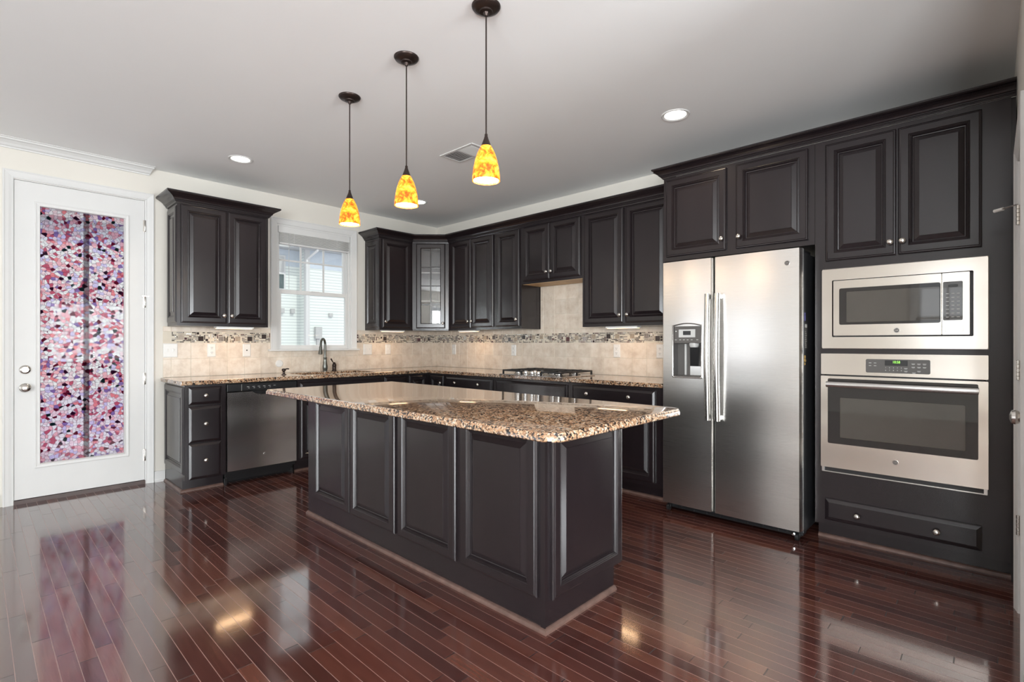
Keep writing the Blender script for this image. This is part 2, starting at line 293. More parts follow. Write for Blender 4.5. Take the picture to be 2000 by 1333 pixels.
class MB:
    def __init__(s, F=FA): s.v = []; s.f = []; s.mi = []; s.F = F; s.cur = 0
    def add(s, pts, faces):
        k = len(s.v); s.v += [tuple(p) for p in pts]; s.f += [tuple(i + k for i in q) for q in faces]; s.mi += [s.cur] * len(faces); return s
    def box(s, a0, a1, b0, b1, c0, c1):
        F = s.F; P = [F(a, b, c) for c in (c0, c1) for b in (b0, b1) for a in (a0, a1)]
        return s.add(P, [(0, 1, 3, 2), (4, 6, 7, 5), (0, 4, 5, 1), (2, 3, 7, 6), (0, 2, 6, 4), (1, 5, 7, 3)])
    def wbox(s, x0, x1, y0, y1, z0, z1):
        P = [(x, y, z) for z in (z0, z1) for y in (y0, y1) for x in (x0, x1)]
        return s.add(P, [(0, 1, 3, 2), (4, 6, 7, 5), (0, 4, 5, 1), (2, 3, 7, 6), (0, 2, 6, 4), (1, 5, 7, 3)])
    def nest(s, a0, a1, c0, c1, prof, back=True):
        """nested rectangles (inset, b): the profile of a panel door from its outer edge inwards"""
        F = s.F; pts = []; fs = []
        for (i, b) in prof: pts += [F(a0 + i, b, c0 + i), F(a1 - i, b, c0 + i), F(a1 - i, b, c1 - i), F(a0 + i, b, c1 - i)]
        n = len(prof)
        for k in range(n - 1):
            for j in range(4): fs.append((k * 4 + j, k * 4 + (j + 1) % 4, k * 4 + 4 + (j + 1) % 4, k * 4 + 4 + j))
        e = (n - 1) * 4
        fs.append((e, e + 1, e + 2, e + 3))
        if back: fs.append((3, 2, 1, 0))
        return s.add(pts, fs)
    def frame(s, a0, a1, b0, b1, c0, c1, w, w2=None):
        w2 = w2 or w
        s.box(a0, a1, b0, b1, c0, c0 + w2); s.box(a0, a1, b0, b1, c1 - w2, c1)
        s.box(a0, a0 + w, b0, b1, c0 + w2, c1 - w2); s.box(a1 - w, a1, b0, b1, c0 + w2, c1 - w2); return s
    def loops(s, loops, cap0=True, cap1=True):
        n = len(loops[0]); pts = [p for l in loops for p in l]; fs = []
        for k in range(len(loops) - 1):
            for j in range(n): fs.append((k * n + j, k * n + (j + 1) % n, (k + 1) * n + (j + 1) % n, (k + 1) * n + j))
        if cap0: fs.append(tuple(range(n))[::-1])
        if cap1: fs.append(tuple((len(loops) - 1) * n + i for i in range(n)))
        return s.add(pts, fs)
    def lathe(s, c, axis, prof, seg=20, caps=True):
        """prof: (radius, distance along axis)"""
        c = Vector(c); ax = Vector(axis).normalized(); t = Vector((0, 0, 1)) if abs(ax.z) < 0.9 else Vector((1, 0, 0))
        e1 = ax.cross(t).normalized(); e2 = ax.cross(e1)
        ls = [[tuple(c + ax * d + (e1 * math.cos(2 * math.pi * j / seg) + e2 * math.sin(2 * math.pi * j / seg)) * r) for j in range(seg)] for r, d in prof]
        return s.loops(ls, caps, caps)
    def tube(s, path, r, seg=10, radii=None):
        P = [Vector(p) for p in path]; ls = []; prev = None
        for i, p in enumerate(P):
            d = (P[min(i + 1, len(P) - 1)] - P[max(i - 1, 0)]).normalized()
            if prev is None: t = Vector((0, 0, 1)) if abs(d.z) < 0.9 else Vector((1, 0, 0)); e1 = d.cross(t).normalized()
            else: e1 = (prev - d * prev.dot(d)).normalized()
            prev = e1; e2 = d.cross(e1); rr = radii[i] if radii else r
            ls.append([tuple(p + (e1 * math.cos(2 * math.pi * j / seg) + e2 * math.sin(2 * math.pi * j / seg)) * rr) for j in range(seg)])
        return s.loops(ls)
    def sweep(s, prof, path):
        """moulding: prof (out, z) closed outline, path of xy points, outward = right of travel"""
        n = len(path); ls = []
        def rn(p, q): d = Vector((q[0] - p[0], q[1] - p[1])).normalized(); return Vector((d.y, -d.x))
        for i, p in enumerate(path):
            if i == 0: m = rn(path[0], path[1])
            elif i == n - 1: m = rn(path[-2], path[-1])
            else:
                n1, n2 = rn(path[i - 1], p), rn(p, path[i + 1]); m = (n1 + n2).normalized(); m = m / max(0.3, m.dot(n1))
            ls.append([(p[0] + m.x * o, p[1] + m.y * o, z) for o, z in prof])
        return s.loops(ls)
    def cells(s, us, vs, inside, P, w0, w1):
        """solid of grid cells; P(u, v, w) -> world"""
        nu, nv = len(us) - 1, len(vs) - 1
        ins = lambda i, j: 0 <= i < nu and 0 <= j < nv and inside((us[i] + us[i + 1]) / 2, (vs[j] + vs[j + 1]) / 2)
        for i in range(nu):
            for j in range(nv):
                if not ins(i, j): continue
                u0, u1, v0, v1 = us[i], us[i + 1], vs[j], vs[j + 1]
                for w in (w0, w1): s.add([P(u0, v0, w), P(u1, v0, w), P(u1, v1, w), P(u0, v1, w)], [(0, 1, 2, 3)])
                for (di, dj, q) in ((-1, 0, ((u0, v0), (u0, v1))), (1, 0, ((u1, v0), (u1, v1))), (0, -1, ((u0, v0), (u1, v0))), (0, 1, ((u0, v1), (u1, v1)))):
                    if not ins(i + di, j + dj):
                        (a, b), (c, d) = q; s.add([P(a, b, w0), P(c, d, w0), P(c, d, w1), P(a, b, w1)], [(0, 1, 2, 3)])
        return s
    def build(s, name, mats, parent=None, smooth=False, label=None, bevel=None, weld=False):
        if not isinstance(mats, (list, tuple)): mats = [mats]
        me = bpy.data.meshes.new(name)
        o = bpy.data.objects.new(name, me); COL.objects.link(o)
        org = Vector((0, 0, 0)); p = parent
        while p is not None: org += p.location; p = p.parent
        if parent is not None: o.parent = parent
        me.from_pydata([tuple(Vector(v) - org) for v in s.v], [], s.f)
        for m in mats: me.materials.append(m)
        for i, pl in enumerate(me.polygons): pl.material_index = s.mi[i]
        bm = bmesh.new(); bm.from_mesh(me)
        if weld: bmesh.ops.remove_doubles(bm, verts=bm.verts, dist=1e-5)
        bmesh.ops.recalc_face_normals(bm, faces=bm.faces); bm.to_mesh(me); bm.free()
        if smooth:
            for pl in me.polygons: pl.use_smooth = True
            try: me.set_sharp_from_angle(angle=math.radians(40))
            except Exception: pass
        if bevel:
            b = o.modifiers.new('bevel', 'BEVEL'); b.width = bevel; b.segments = 2; b.limit_method = 'ANGLE'; b.angle_limit = math.radians(50)
        if label: o['label'] = label
        return o
def thing(name, label, cat, loc, group=None):
    o = bpy.data.objects.new(name, None); COL.objects.link(o); o.location = loc; o.empty_display_size = 0.1
    return tag(o, label, cat, group)
def tag(o, label, cat, group=None, kind=None):
    if label: o['label'] = label
    if cat: o['category'] = cat
    if group: o['group'] = group
    if kind: o['kind'] = kind
    return o
def struct(o, label=None):
    o['kind'] = 'structure'
    if label: o['label'] = label
    return o
def sempty(name, loc, label):
    o = bpy.data.objects.new(name, None); COL.objects.link(o); o.location = loc; return struct(o, label)
def dup(root, loc, label, group=None):
    r = root.copy(); COL.objects.link(r); r.location = loc; r['label'] = label
    if group: r['group'] = group
    def rec(src, dst):
        for ch in list(src.children):
            c = ch.copy(); COL.objects.link(c); c.parent = dst; rec(ch, c)
    rec(root, r); return r
def text(s, F, a, b, c, size, name, m, parent, depth=0.0006, stretch=1.0):
    cu = bpy.data.curves.new('t', 'FONT'); cu.body = s; cu.size = size; cu.extrude = depth; cu.align_x = 'CENTER'; cu.align_y = 'CENTER'
    t = bpy.data.objects.new('t', cu); COL.objects.link(t)
    me = bpy.data.meshes.new_from_object(t.evaluated_get(bpy.context.evaluated_depsgraph_get()))
    bpy.data.objects.remove(t); mb = MB(F)
    mb.add([F(a + v.co.x * stretch, b + v.co.z, c + v.co.y) for v in me.vertices], [tuple(p.vertices) for p in me.polygons])
    return mb.build(name, m, parent)

T = 0.020
def door_prof(b): return [(0, b), (0, b + 0.012), (0.005, b + 0.017), (0.009, b + 0.0175), (0.013, b + T), (0.046, b + T), (0.049, b + 0.0165), (0.053, b + 0.0180), (0.056, b + 0.0140), (0.059, b + 0.0150), (0.063, b + 0.009), (0.064, b + 0.005), (0.068, b + 0.004), (0.093, b + 0.0150), (0.094, b + 0.0175)]
def slab_prof(b): return [(0, b), (0, b + 0.008), (0.004, b + 0.0115), (0.018, b + 0.0185), (0.022, b + T)]
def panel(F, a0, a1, c0, c1, b, name, parent, prof=door_prof, m='cab'):
    return MB(F).nest(a0, a1, c0, c1, prof(b)).build(name, M[m], parent)
KN = [(0.0075, 0), (0.0065, 0.006), (0.0055, 0.012), (0.009, 0.016), (0.0155, 0.019), (0.0165, 0.023), (0.013, 0.028), (0.006, 0.0305)]
def knob(F, a, c, b, parent, name='knob'):
    return MB(F).lathe(F(a, b, c), (F.n[0], F.n[1], 0), KN, 14).build(name, M['nickel'], parent, smooth=True)

# ------------------------------------------------------------------ the room
H = 2.75
def room():
    struct(MB().wbox(-7.6, 0.0, -9.0, 0.0, -0.06, 0.0).build('floor', M['floor']))
    struct(MB().wbox(-7.75, 0.15, -9.15, 0.15, H, H + 0.12).build('ceiling', M['ceiling']))
    # left wall: door and window openings
    DO = (-4.018, -3.196, 0.0, 2.463); WO = (-2.086, -1.232, 1.150, 2.455)
    inside = lambda u, v: not (DO[0] < u < DO[1] and v < DO[3]) and not (WO[0] < u < WO[1] and WO[2] < v < WO[3])
    struct(MB().cells([-7.6, DO[0], DO[1], WO[0], WO[1], 0.0], [0, WO[2], WO[3], DO[3], H], inside, lambda u, v, w: (u, w, v), 0.0, 0.14).build('wall_left', M['wall'], weld=True))
    struct(MB().wbox(0.0, 0.14, -9.0, 0.14, 0, H).build('wall_back', M['wall']))
    # right wall with the pantry door opening, ends short of the camera side
    RO = (-1.66, -0.985, 2.04)
    struct(MB().cells([-2.0, RO[0], RO[1], 0.0], [0, RO[2], H], lambda u, v: not (RO[0] < u < RO[1] and v < RO[2]), lambda u, v, w: (u, w, v), -5.45, -5.58).build('wall_right', M['wall'], weld=True))
    def winwall(name, lo, hi, wins, P, w0, w1):
        us = sorted({lo, hi} | {w[0] - w[3] / 2 for w in wins} | {w[0] + w[3] / 2 for w in wins})
        zs = sorted({0, H} | {w[1] for w in wins} | {w[2] for w in wins})
        ins = lambda u, v: not any(abs(u - w[0]) < w[3] / 2 and w[1] < v < w[2] for w in wins)
        return struct(MB().cells(us, zs, ins, P, w0, w1).build(name, M['wall'], weld=True))
    winwall('wall_west', -9.0, 0.14, WEST_WIN, lambda u, v, w: (w, u, v), -7.6, -7.74)
    winwall('wall_south', -7.74, 0.14, SOUTH_FILL_WIN, lambda u, v, w: (u, w, v), -9.0, -9.14)
    k = 4
    for wins, P, n in ((WEST_WIN, lambda u, v, w: (-7.6 - w, u, v), (1, 0)), (SOUTH_FILL_WIN, lambda u, v, w: (u, -9.0 - w, v), (0, 1))):
        for c, z0, z1, ww, _, _ in wins:
            k += 1
            e = sempty('window_%d' % k, P(c, z0, 0.05), 'unseen white sash window behind the camera')
            fr = MB()
            def bx(u0, u1, v0, v1, w0, w1):
                fr.add([P(u, v, w) for v in (v0, v1) for w in (w0, w1) for u in (u0, u1)], [(0, 1, 3, 2), (4, 6, 7, 5), (0, 4, 5, 1), (2, 3, 7, 6), (0, 2, 6, 4), (1, 5, 7, 3)])
            a, b = c - ww / 2, c + ww / 2
            for q in ((a - .07, a, z0 - .07, z1 + .07), (b, b + .07, z0 - .07, z1 + .07), (a, b, z1, z1 + .07), (a, b, z0 - .07, z0)): bx(*q, -0.018, 0.0)
            for q in ((a, a + .05, z0, z1), (b - .05, b, z0, z1), (a, b, z1 - .05, z1), (a, b, z0, z0 + .05), (a, b, (z0 + z1) / 2 - .025, (z0 + z1) / 2 + .025), (c - .012, c + .012, z0, z1)): bx(*q, 0.04, 0.09)
            fr.build('window_frame', M['white'], e)
            if ww < 1:
                bx0 = MB(); fr2 = fr; fr = bx0
                for q in range(26): bx(a + .05, b - .05, z0 + 0.10 + q * 0.04, z0 + 0.103 + q * 0.04, 0.002, 0.03)
                bx0.build('blind_slats', M['white_plastic'], e)
    # baseboards
    struct(MB(FA).box(-7.6, -4.09, 0, 0.014, 0, 0.093).build('baseboard_left', M['white']))
    struct(MB(FA).box(-3.132, -3.052, 0, 0.014, 0.012, 0.093).box(-3.132, -3.052, 0.0, 0.028, 0, 0.012).build('baseboard_left', M['white']))
    struct(MB(FR).box(1.74, 2.0, 0, 0.014, 0, 0.093).build('baseboard_right', M['white']))
    # ceiling crown moulding on the left wall, cut off above the door
    z = H; pr = [(0, z - 0.066), (0.012, z - 0.066), (0.014, z - 0.056), (0.026, z - 0.050), (0.036, z - 0.036), (0.058, z - 0.020), (0.072, z - 0.016), (0.076, z - 0.006), (0.088, z - 0.004), (0.088, z), (0, z)]
    mb = MB(); n = len(pr)
    l0 = [(-7.6, -o, zz) for o, zz in pr]; l1 = [(-3.172 + 0.36 * o, -o, zz) for o, zz in pr]
    mb.loops([l0, l1]); struct(mb.build('trim_1', M['white']), 'white crown moulding stub along the ceiling above the door')
room()

# ------------------------------------------------------------------ glazed door with stained-glass film
def casing(F, a0, a1, c1, w, parent, head=True, b=0.0):
    """profiled casing around an opening (outer a0..a1, top c1, width w)"""
    pr = [(0, 0), (0, 0.019), (0.006, 0.021), (0.014, 0.017), (w * 0.55, 0.014), (w - 0.010, 0.009), (w - 0.006, 0.011), (w, 0.008), (w, 0)]
    mb = MB(F)
    path = [(a0, 0.0, 1, 0), (a0, c1, 1, -1), (a1, c1, -1, -1), (a1, 0.0, -1, 0)]
    ls = [[F(pa + i * sa, b + d, pc + i * sc) for i, d in pr] for pa, pc, sa, sc in path]
    mb.loops(ls); return mb.build('casing', M['white'], parent, label='white profiled door casing')
def glazed_door():
    e = sempty('door_1', (-3.607, 0.0, 0.0), 'white exterior door with full-length stained-glass film panel')
    casing(FA, -4.075, -3.136, 2.525, 0.060, e)
    MB(FA).box(-4.018, -4.0145, -0.12, 0.0, 0, 2.463).box(-3.1995, -3.196, -0.12, 0.0, 0, 2.463).box(-4.018, -3.196, -0.12, 0.0, 2.459, 2.463).build('jamb', M['white'], e)
    leaf = MB(FA)
    leaf.cells([-4.013, -3.872, -3.343, -3.2015], [0.034, 0.288, 2.281, 2.456], lambda u, v: not (-3.872 < u < -3.343 and 0.288 < v < 2.281), lambda u, v, w: FA(u, w, v), -0.045, -0.001)
    leaf.build('door_leaf', M['white'], e, weld=True)
    fr = MB(FA)
    pr = [(0, -0.001), (0, 0.006), (0.006, 0.009), (0.014, 0.006), (0.024, 0.005), (0.030, 0.008), (0.034, -0.004), (0.034, -0.012), (0, -0.012)]
    P = [(-3.901, 0.257, 1, 1), (-3.311, 0.257, -1, 1), (-3.311, 2.312, -1, -1), (-3.901, 2.312, 1, -1)]
    ls = [[FA(a + i * sa, d, c + i * sc) for i, d in pr] for a, c, sa, sc in P]; ls.append(ls[0])
    fr.loops(ls, False, False).build('glazing_bead', M['white'], e)
    MB(FA).box(-3.869, -3.346, -0.017, -0.013, 0.291, 2.278).build('glass_film', M['film'], e, label='pink, white and purple stained-glass film')
    for c in (2.239, 1.58, 0.913, 0.25):
        MB(FA).lathe(FA(-3.199, 0.006, c - 0.05), (0, 0, 1), [(0.006, 0), (0.0075, 0.002), (0.0075, 0.098), (0.006, 0.1)], 10).box(-3.2125, -3.186, -0.001, 0.002, c - 0.05, c + 0.05).build('hinge', M['nickel'], e, smooth=True)
    # hinge-pin door stop on the second hinge
    MB(FA).box(-3.222, -3.172, 0.008, 0.014, 1.626, 1.633).build('door_stop', M['nickel'], e)
    n = (0, -1, 0)
    MB(FA).lathe(FA(-3.953, 0, 1.019), n, [(0.034, 0), (0.034, 0.005), (0.030, 0.011), (0.021, 0.014), (0.021, 0.016)], 24).box(-3.959, -3.947, 0.014, 0.034, 1.000, 1.038).build('deadbolt', M['nickel'], e, smooth=True)
    MB(FA).lathe(FA(-3.953, 0, 0.881), n, [(0.034, 0), (0.034, 0.005), (0.028, 0.011), (0.012, 0.016), (0.011, 0.030), (0.022, 0.038), (0.029, 0.050), (0.027, 0.062), (0.014, 0.070)], 24).build('door_knob', M['nickel'], e, smooth=True)
    MB(FA).box(-4.016, -3.198, -0.12, 0.012, 0.0, 0.030).build('threshold', M['threshold'], e)
glazed_door()

def pantry_door():
    e = sempty('door_2', (-1.32, -5.45, 0.0), 'white pantry door at the right edge of the kitchen')
    casing(FR, 0.925, 1.72, 2.10, 0.058, e)
    MB(FR).box(0.985, 1.66, -0.04, -0.004, 0.015, 2.036).build('door_leaf', M['white'], e)
    for c in (1.80, 1.10, 0.40):
        mb = MB(FR).box(0.990, 1.018, -0.003, 0.0015, c - 0.045, c + 0.045)
        for k in range(5): mb.lathe(FR(0.988, 0.007, c - 0.045 + k * 0.018), (0, 0, 1), [(0.006, 0), (0.0072, 0.001), (0.0072, 0.016), (0.006, 0.0172)], 10)
        hg = mb.build('hinge', M['nickel'], e, smooth=True)
        if c == 1.80:
            MB(FR).tube([FR(0.985, 0.010, 1.848), FR(0.96, 0.03, 1.848), FR(0.935, 0.060, 1.845)], 0.0035, 8).build('door_stop', M['nickel'], hg, smooth=True)
            MB(FR).tube([FR(0.938, 0.055, 1.845), FR(0.915, 0.085, 1.843)], 0.008, 10).build('rubber_tip', M['white_plastic'], hg, smooth=True, label='white rubber tip')
    MB(FR).lathe(FR(1.60, -0.004, 0.95), (0, 1, 0), [(0.032, 0), (0.032, 0.004), (0.024, 0.008), (0.010, 0.012), (0.010, 0.018), (0.022, 0.024), (0.027, 0.034), (0.024, 0.044), (0.010, 0.050)], 24).build('door_knob', M['nickel'], e, smooth=True)
pantry_door()

# ------------------------------------------------------------------ window over the sink, with blind
def window():
    e = sempty('window_1', (-1.66, 0.0, 1.15), 'white double-hung window above the sink')
    mb = MB(FA)
    w = 0.062; a0, a1, c0, c1 = -2.142, -1.178, 1.158, 2.517
    pr = [(0, 0), (0, 0.018), (0.006, 0.020), (0.014, 0.016), (w - 0.008, 0.010), (w, 0.008), (w, 0)]
    path = [(a0, c0, 1, 0), (a0, c1, 1, -1), (a1, c1, -1, -1), (a1, c0, -1, 0)]
    mb.loops([[FA(pa + i * sa, d, pc + i * sc) for i, d in pr] for pa, pc, sa, sc in path]); mb.build('casing', M['white'], e)
    MB(FA).box(-2.168, -1.152, 0.0, 0.045, 1.140, 1.158).box(-2.086, -1.232, -0.13, 0.0, 1.1505, 1.158).build('window_sill', M['white'], e, bevel=0.004)
    j = MB(FA)       # jamb liner and frame tracks
    j.box(-2.086, -2.066, -0.135, 0.0, 1.158, 2.455).box(-1.252, -1.232, -0.135, 0.0, 1.158, 2.455).box(-2.066, -1.252, -0.135, 0.0, 2.437, 2.455)
    j.box(-1.272, -1.252, -0.072, -0.066, 1.158, 2.437).box(-2.066, -2.046, -0.072, -0.066, 1.158, 2.437)
    j.box(-1.272, -1.252, -0.024, -0.018, 1.158, 2.437).box(-2.066, -2.046, -0.024, -0.018, 1.158, 2.437)
    j.build('window_frame', M['white'], e)
    lo = MB(FA).frame(-2.062, -1.258, -0.064, -0.028, 1.160, 1.782, 0.040, 0.040)
    lo.box(-1.70, -1.62, -0.028, -0.018, 1.776, 1.786); s = lo.build('lower_sash', M['white'], e)
    MB(FA).box(-2.024, -1.296, -0.048, -0.044, 1.198, 1.744).build('glass_pane', M['glass'], s)
    up = MB(FA).frame(-2.062, -1.258, -0.112, -0.076, 1.752, 2.435, 0.040, 0.036)
    s2 = up.build('upper_sash', M['white'], e)
    mu = MB(FA)
    for a in (-1.788, -1.530): mu.box(a - 0.009, a + 0.009, -0.100, -0.088, 1.786, 2.400)
    mu.box(-2.024, -1.296, -0.0995, -0.0885, 2.090, 2.108); mu.build('muntin', M['white'], s2)
    MB(FA).box(-2.024, -1.296, -0.096, -0.092, 1.787, 2.400).build('glass_pane', M['glass'], s2)
    # raised blind in the opening
    b = thing('window_blind', 'white slatted blind raised to the top of the window above the sink', 'blind', FA(-1.66, -0.02, 2.26))
    MB(FA).box(-2.060, -1.258, -0.016, 0.002, 2.372, 2.436).box(-2.062, -2.058, -0.04, 0.004, 2.372, 2.436).build('headrail', M['white'], b, bevel=0.004, label='white valance')
    sl = MB(FA)
    for k in range(12): sl.box(-2.050, -1.264, -0.042, 0.002, 2.276 + k * 0.0082, 2.2795 + k * 0.0082)
    sl.build('slats', M['white_plastic'], b)
    MB(FA).box(-2.050, -1.264, -0.040, 0.001, 2.252, 2.270).build('bottom_rail', M['white'], b, bevel=0.003)
    MB(FA).tube([FA(-1.955, 0.004, 2.37), FA(-1.955, 0.004, 1.79)], 0.0022, 6).build('tilt_wand', M['light_grey'], b)
    for a in (-1.90, -1.42): MB(FA).tube([FA(a, 0.003, 2.372), FA(a, 0.003, 2.252)], 0.0012, 6).build('cord', M['white_plastic'], b)
window()

# ------------------------------------------------------------------ tiled backsplashes
def backsplash(F, a0, a1, tiles_top, name, label, first, holes, full=None, end=None):
    """tile field .914-1.225, mosaic 1.225-1.325, tile above"""
    e = thing(name, label, 'backsplash', F((a0 + a1) / 2, 0, 0.914))
    mb = MB(F); g = 0.0016
    rows = [(0.914, 1.078), (1.078, 1.225), (1.325, 1.372)]
    def cut(u0, u1, v0, v1, hs, out):
        if u1 - u0 < 0.004 or v1 - v0 < 0.004: return
        for (p0, p1, q0, q1) in hs:
            if u0 < p1 and u1 > p0 and v0 < q1 and v1 > q0:
                cut(u0, min(u1, p0), v0, v1, hs, out); cut(max(u0, p1), u1, v0, v1, hs, out)
                m0, m1 = max(u0, p0), min(u1, p1)
                cut(m0, m1, v0, min(v1, q0), hs, out); cut(m0, m1, max(v0, q1), v1, hs, out); return
        out.append((u0, u1, v0, v1))
    us = [a0]; x = first
    while x < a1 - 0.01:
        if x > a0 + 0.01: us.append(x)
        x += 0.1535
    us.append(a1)
    for (v0, v1) in rows:
        for i in range(len(us) - 1):
            out = []; cut(us[i], us[i + 1], v0, v1, holes, out)
            for (p, q, r, s_) in out: mb.nest(p + g, q - g, r + g, s_ - g, [(0, 0.001), (0, 0.0065), (0.0015, 0.008)], False)
    if full:
        f0, f1, top = full; vv = 1.372; hs = []
        while vv < top - 0.01:
            v1 = min(vv + 0.1535, top)
            for i in range(len(us) - 1):
                p, q = max(us[i], f0), min(us[i + 1], f1)
                if q - p > 0.01: mb.nest(p + g, q - g, vv + g, v1 - g, [(0, 0.001), (0, 0.0065), (0.0015, 0.008)], False)
            vv = v1
    mb.build('tile', M['tile'], e, label='beige stone tiles')
    gr = MB(F)
    for (u0, u1, v0, v1) in ([(a0, a1, 0.914, 1.372)] if not full else [(a0, a1, 0.914, 1.372), (full[0], full[1], 1.372, full[2])]):
        out = []; cut(u0, u1, v0, v1, holes, out)
        for (p, q, r, s_) in out: gr.box(p, q, 0.0006, 0.005, r, s_)
    gr.build('grout', M['grout'], e)
    # mosaic band: random packing of small rectangles on an 8-row grid
    m0, m1 = (end[0] if end else a0), (end[1] if end else a1)
    segs = []; out = []; cut(m0, m1, 1.226, 1.324, holes, out); out = [q for q in out if q[3] - q[2] > 0.09]
    mo = MB(F); U = 0.01225
    for (u0, u1, _, _) in out:
        nx = int((u1 - u0) / U); occ = [[False] * 8 for _ in range(nx)]
        def put(i, j, w, hh, mi):
            if i + w > nx or j + hh > 8 or any(occ[p][q] for p in range(i, i + w) for q in range(j, j + hh)): return False
            for p in range(i, i + w):
                for q in range(j, j + hh): occ[p][q] = True
            if mi is not None:
                mo.cur = mi; k = 0.0019
                mo.nest(u0 + i * U + k, u0 + (i + w) * U - k, 1.226 + j * U + k, 1.226 + (j + hh) * U - k, [(0, 0.001), (0, 0.0065), (0.0006, 0.0075)], False)
            return True
        i = random.randint(2, 5)
        while i < nx - 4:
            put(i, random.choice((1, 2, 3, 3)), 4, 4, random.choice((0, 1, 1, 2, 2, 3, 4))); i += random.randint(8, 14)
        for i in range(nx):
            for j in range(8):
                if occ[i][j]: continue
                for (w, hh) in random.choice((((2, 2), (1, 3), (1, 1)), ((3, 1), (1, 1)), ((1, 4), (1, 2), (1, 1)), ((1, 1),), ((1, 1),), ((1, 1),), ((2, 1), (1, 1)), ((4, 1), (1, 1)))):
                    if put(i, j, w, hh, random.choice((0, 0, 0, 1, 2, 1, 5, 5, 5, 5, 4, 3))): break
    mo.build('mosaic_band', [M['mos_a'], M['mos_b'], M['mos_c'], M['mos_d'], M['mos_e'], M['grout']], e, label='dark and grey random mosaic border')
    return e
backsplash(FA, -3.068, -0.008, 1.372, 'backsplash', 'beige tile backsplash with mosaic border below the sink window', -3.006,
           [(-2.168, -1.152, 1.140, 1.158), (-2.142, -1.178, 1.158, 1.40)], end=(-3.003, -0.008))
backsplash(FB, 0.0, 3.56, 1.372, 'backsplash', 'beige tile backsplash rising full height behind the gas cooktop', 0.1535, [], full=(1.80, 2.563, 1.828))

# ------------------------------------------------------------------ plates and outlets
def plate(F, a, c, kind, label, group=None, w=0.072, b=0.008):
    e = thing({'outlet': 'wall_outlet', 'switch2': 'light_switch', 'switch1': 'light_switch', 'jack': 'wall_outlet', 'blank': 'blank_wall_plate'}[kind], label, 'outlet' if kind in ('outlet', 'jack') else ('switch' if 'switch' in kind else 'wall plate'), F(a, b, c), group)
    MB(F).nest(a - w / 2, a + w / 2, c - 0.062, c + 0.062, [(0, b), (0, b + 0.003), (0.004, b + 0.0065), (0.006, b + 0.007)]).build('cover_plate', M['white_plastic'], e)
    if kind == 'outlet':
        for dc in (-0.0225, 0.0225):
            rr = MB(F).nest(a - 0.016, a + 0.016, c + dc - 0.015, c + dc + 0.015, [(0, b + 0.006), (0, b + 0.0085), (0.002, b + 0.0095)]).build('receptacle', M['white_plastic'], e)
            for da in (-0.0065, 0.0065): MB(F).box(a + da - 0.0013, a + da + 0.0013, b + 0.009, b + 0.0099, c + dc - 0.002, c + dc + 0.009).build('slot', M['dark_slot'], rr)
            MB(F).box(a - 0.0025, a + 0.0025, b + 0.009, b + 0.0099, c + dc - 0.010, c + dc - 0.006).build('slot', M['dark_slot'], rr)
    elif kind.startswith('switch'):
        for da in ((-0.023, 0.023) if kind == 'switch2' else (0,)):
            MB(F).box(a + da - 0.005, a + da + 0.005, b + 0.006, b + 0.016, c - 0.004, c + 0.012).box(a + da - 0.008, a + da + 0.008, b + 0.006, b + 0.0085, c - 0.014, c + 0.014).build('toggle', M['white_plastic'], e, bevel=0.0015)
    elif kind == 'jack':
        MB(F).box(a - 0.006, a + 0.006, b + 0.006, b + 0.0085, c - 0.006, c + 0.006).build('jack', M['dark_slot'], e)
    return e
plate(FA, -3.012, 1.156, 'switch2', 'white double light switch at the left end of the backsplash', w=0.112)
plate(FA, -2.682, 1.154, 'outlet', 'white outlet under the left wall cabinet, right of the double switch')
plate(FA, -2.372, 1.151, 'jack', 'white wall plate with one small jack, just left of the window')
plate(FA, -1.035, 1.148, 'switch2', 'wide white double switch plate just right of the window', w=0.112)
plate(FA, -0.756, 1.147, 'switch1', 'narrow white switch plate near the corner on the window wall')
plate(FB, 0.360, 1.141, 'switch1', 'narrow white switch plate right of the kitchen corner')
plate(FB, 1.405, 1.140, 'outlet', 'white outlet to the left of the gas cooktop')
plate(FB, 2.754, 1.148, 'outlet', 'white outlet to the right of the gas cooktop')
plate(FB, 3.200, 1.149, 'outlet', 'white outlet half hidden beside the refrigerator')
tag(MB(FA).lathe(FA(-2.058, 0.008, 1.011), (0, -1, 0), [(0.037, 0), (0.037, 0.008), (0.033, 0.013), (0.012, 0.015)], 28).build('wall_button', M['white_plastic'], None, smooth=True), 'round white cap on the backsplash above the soap pump', 'wall button')

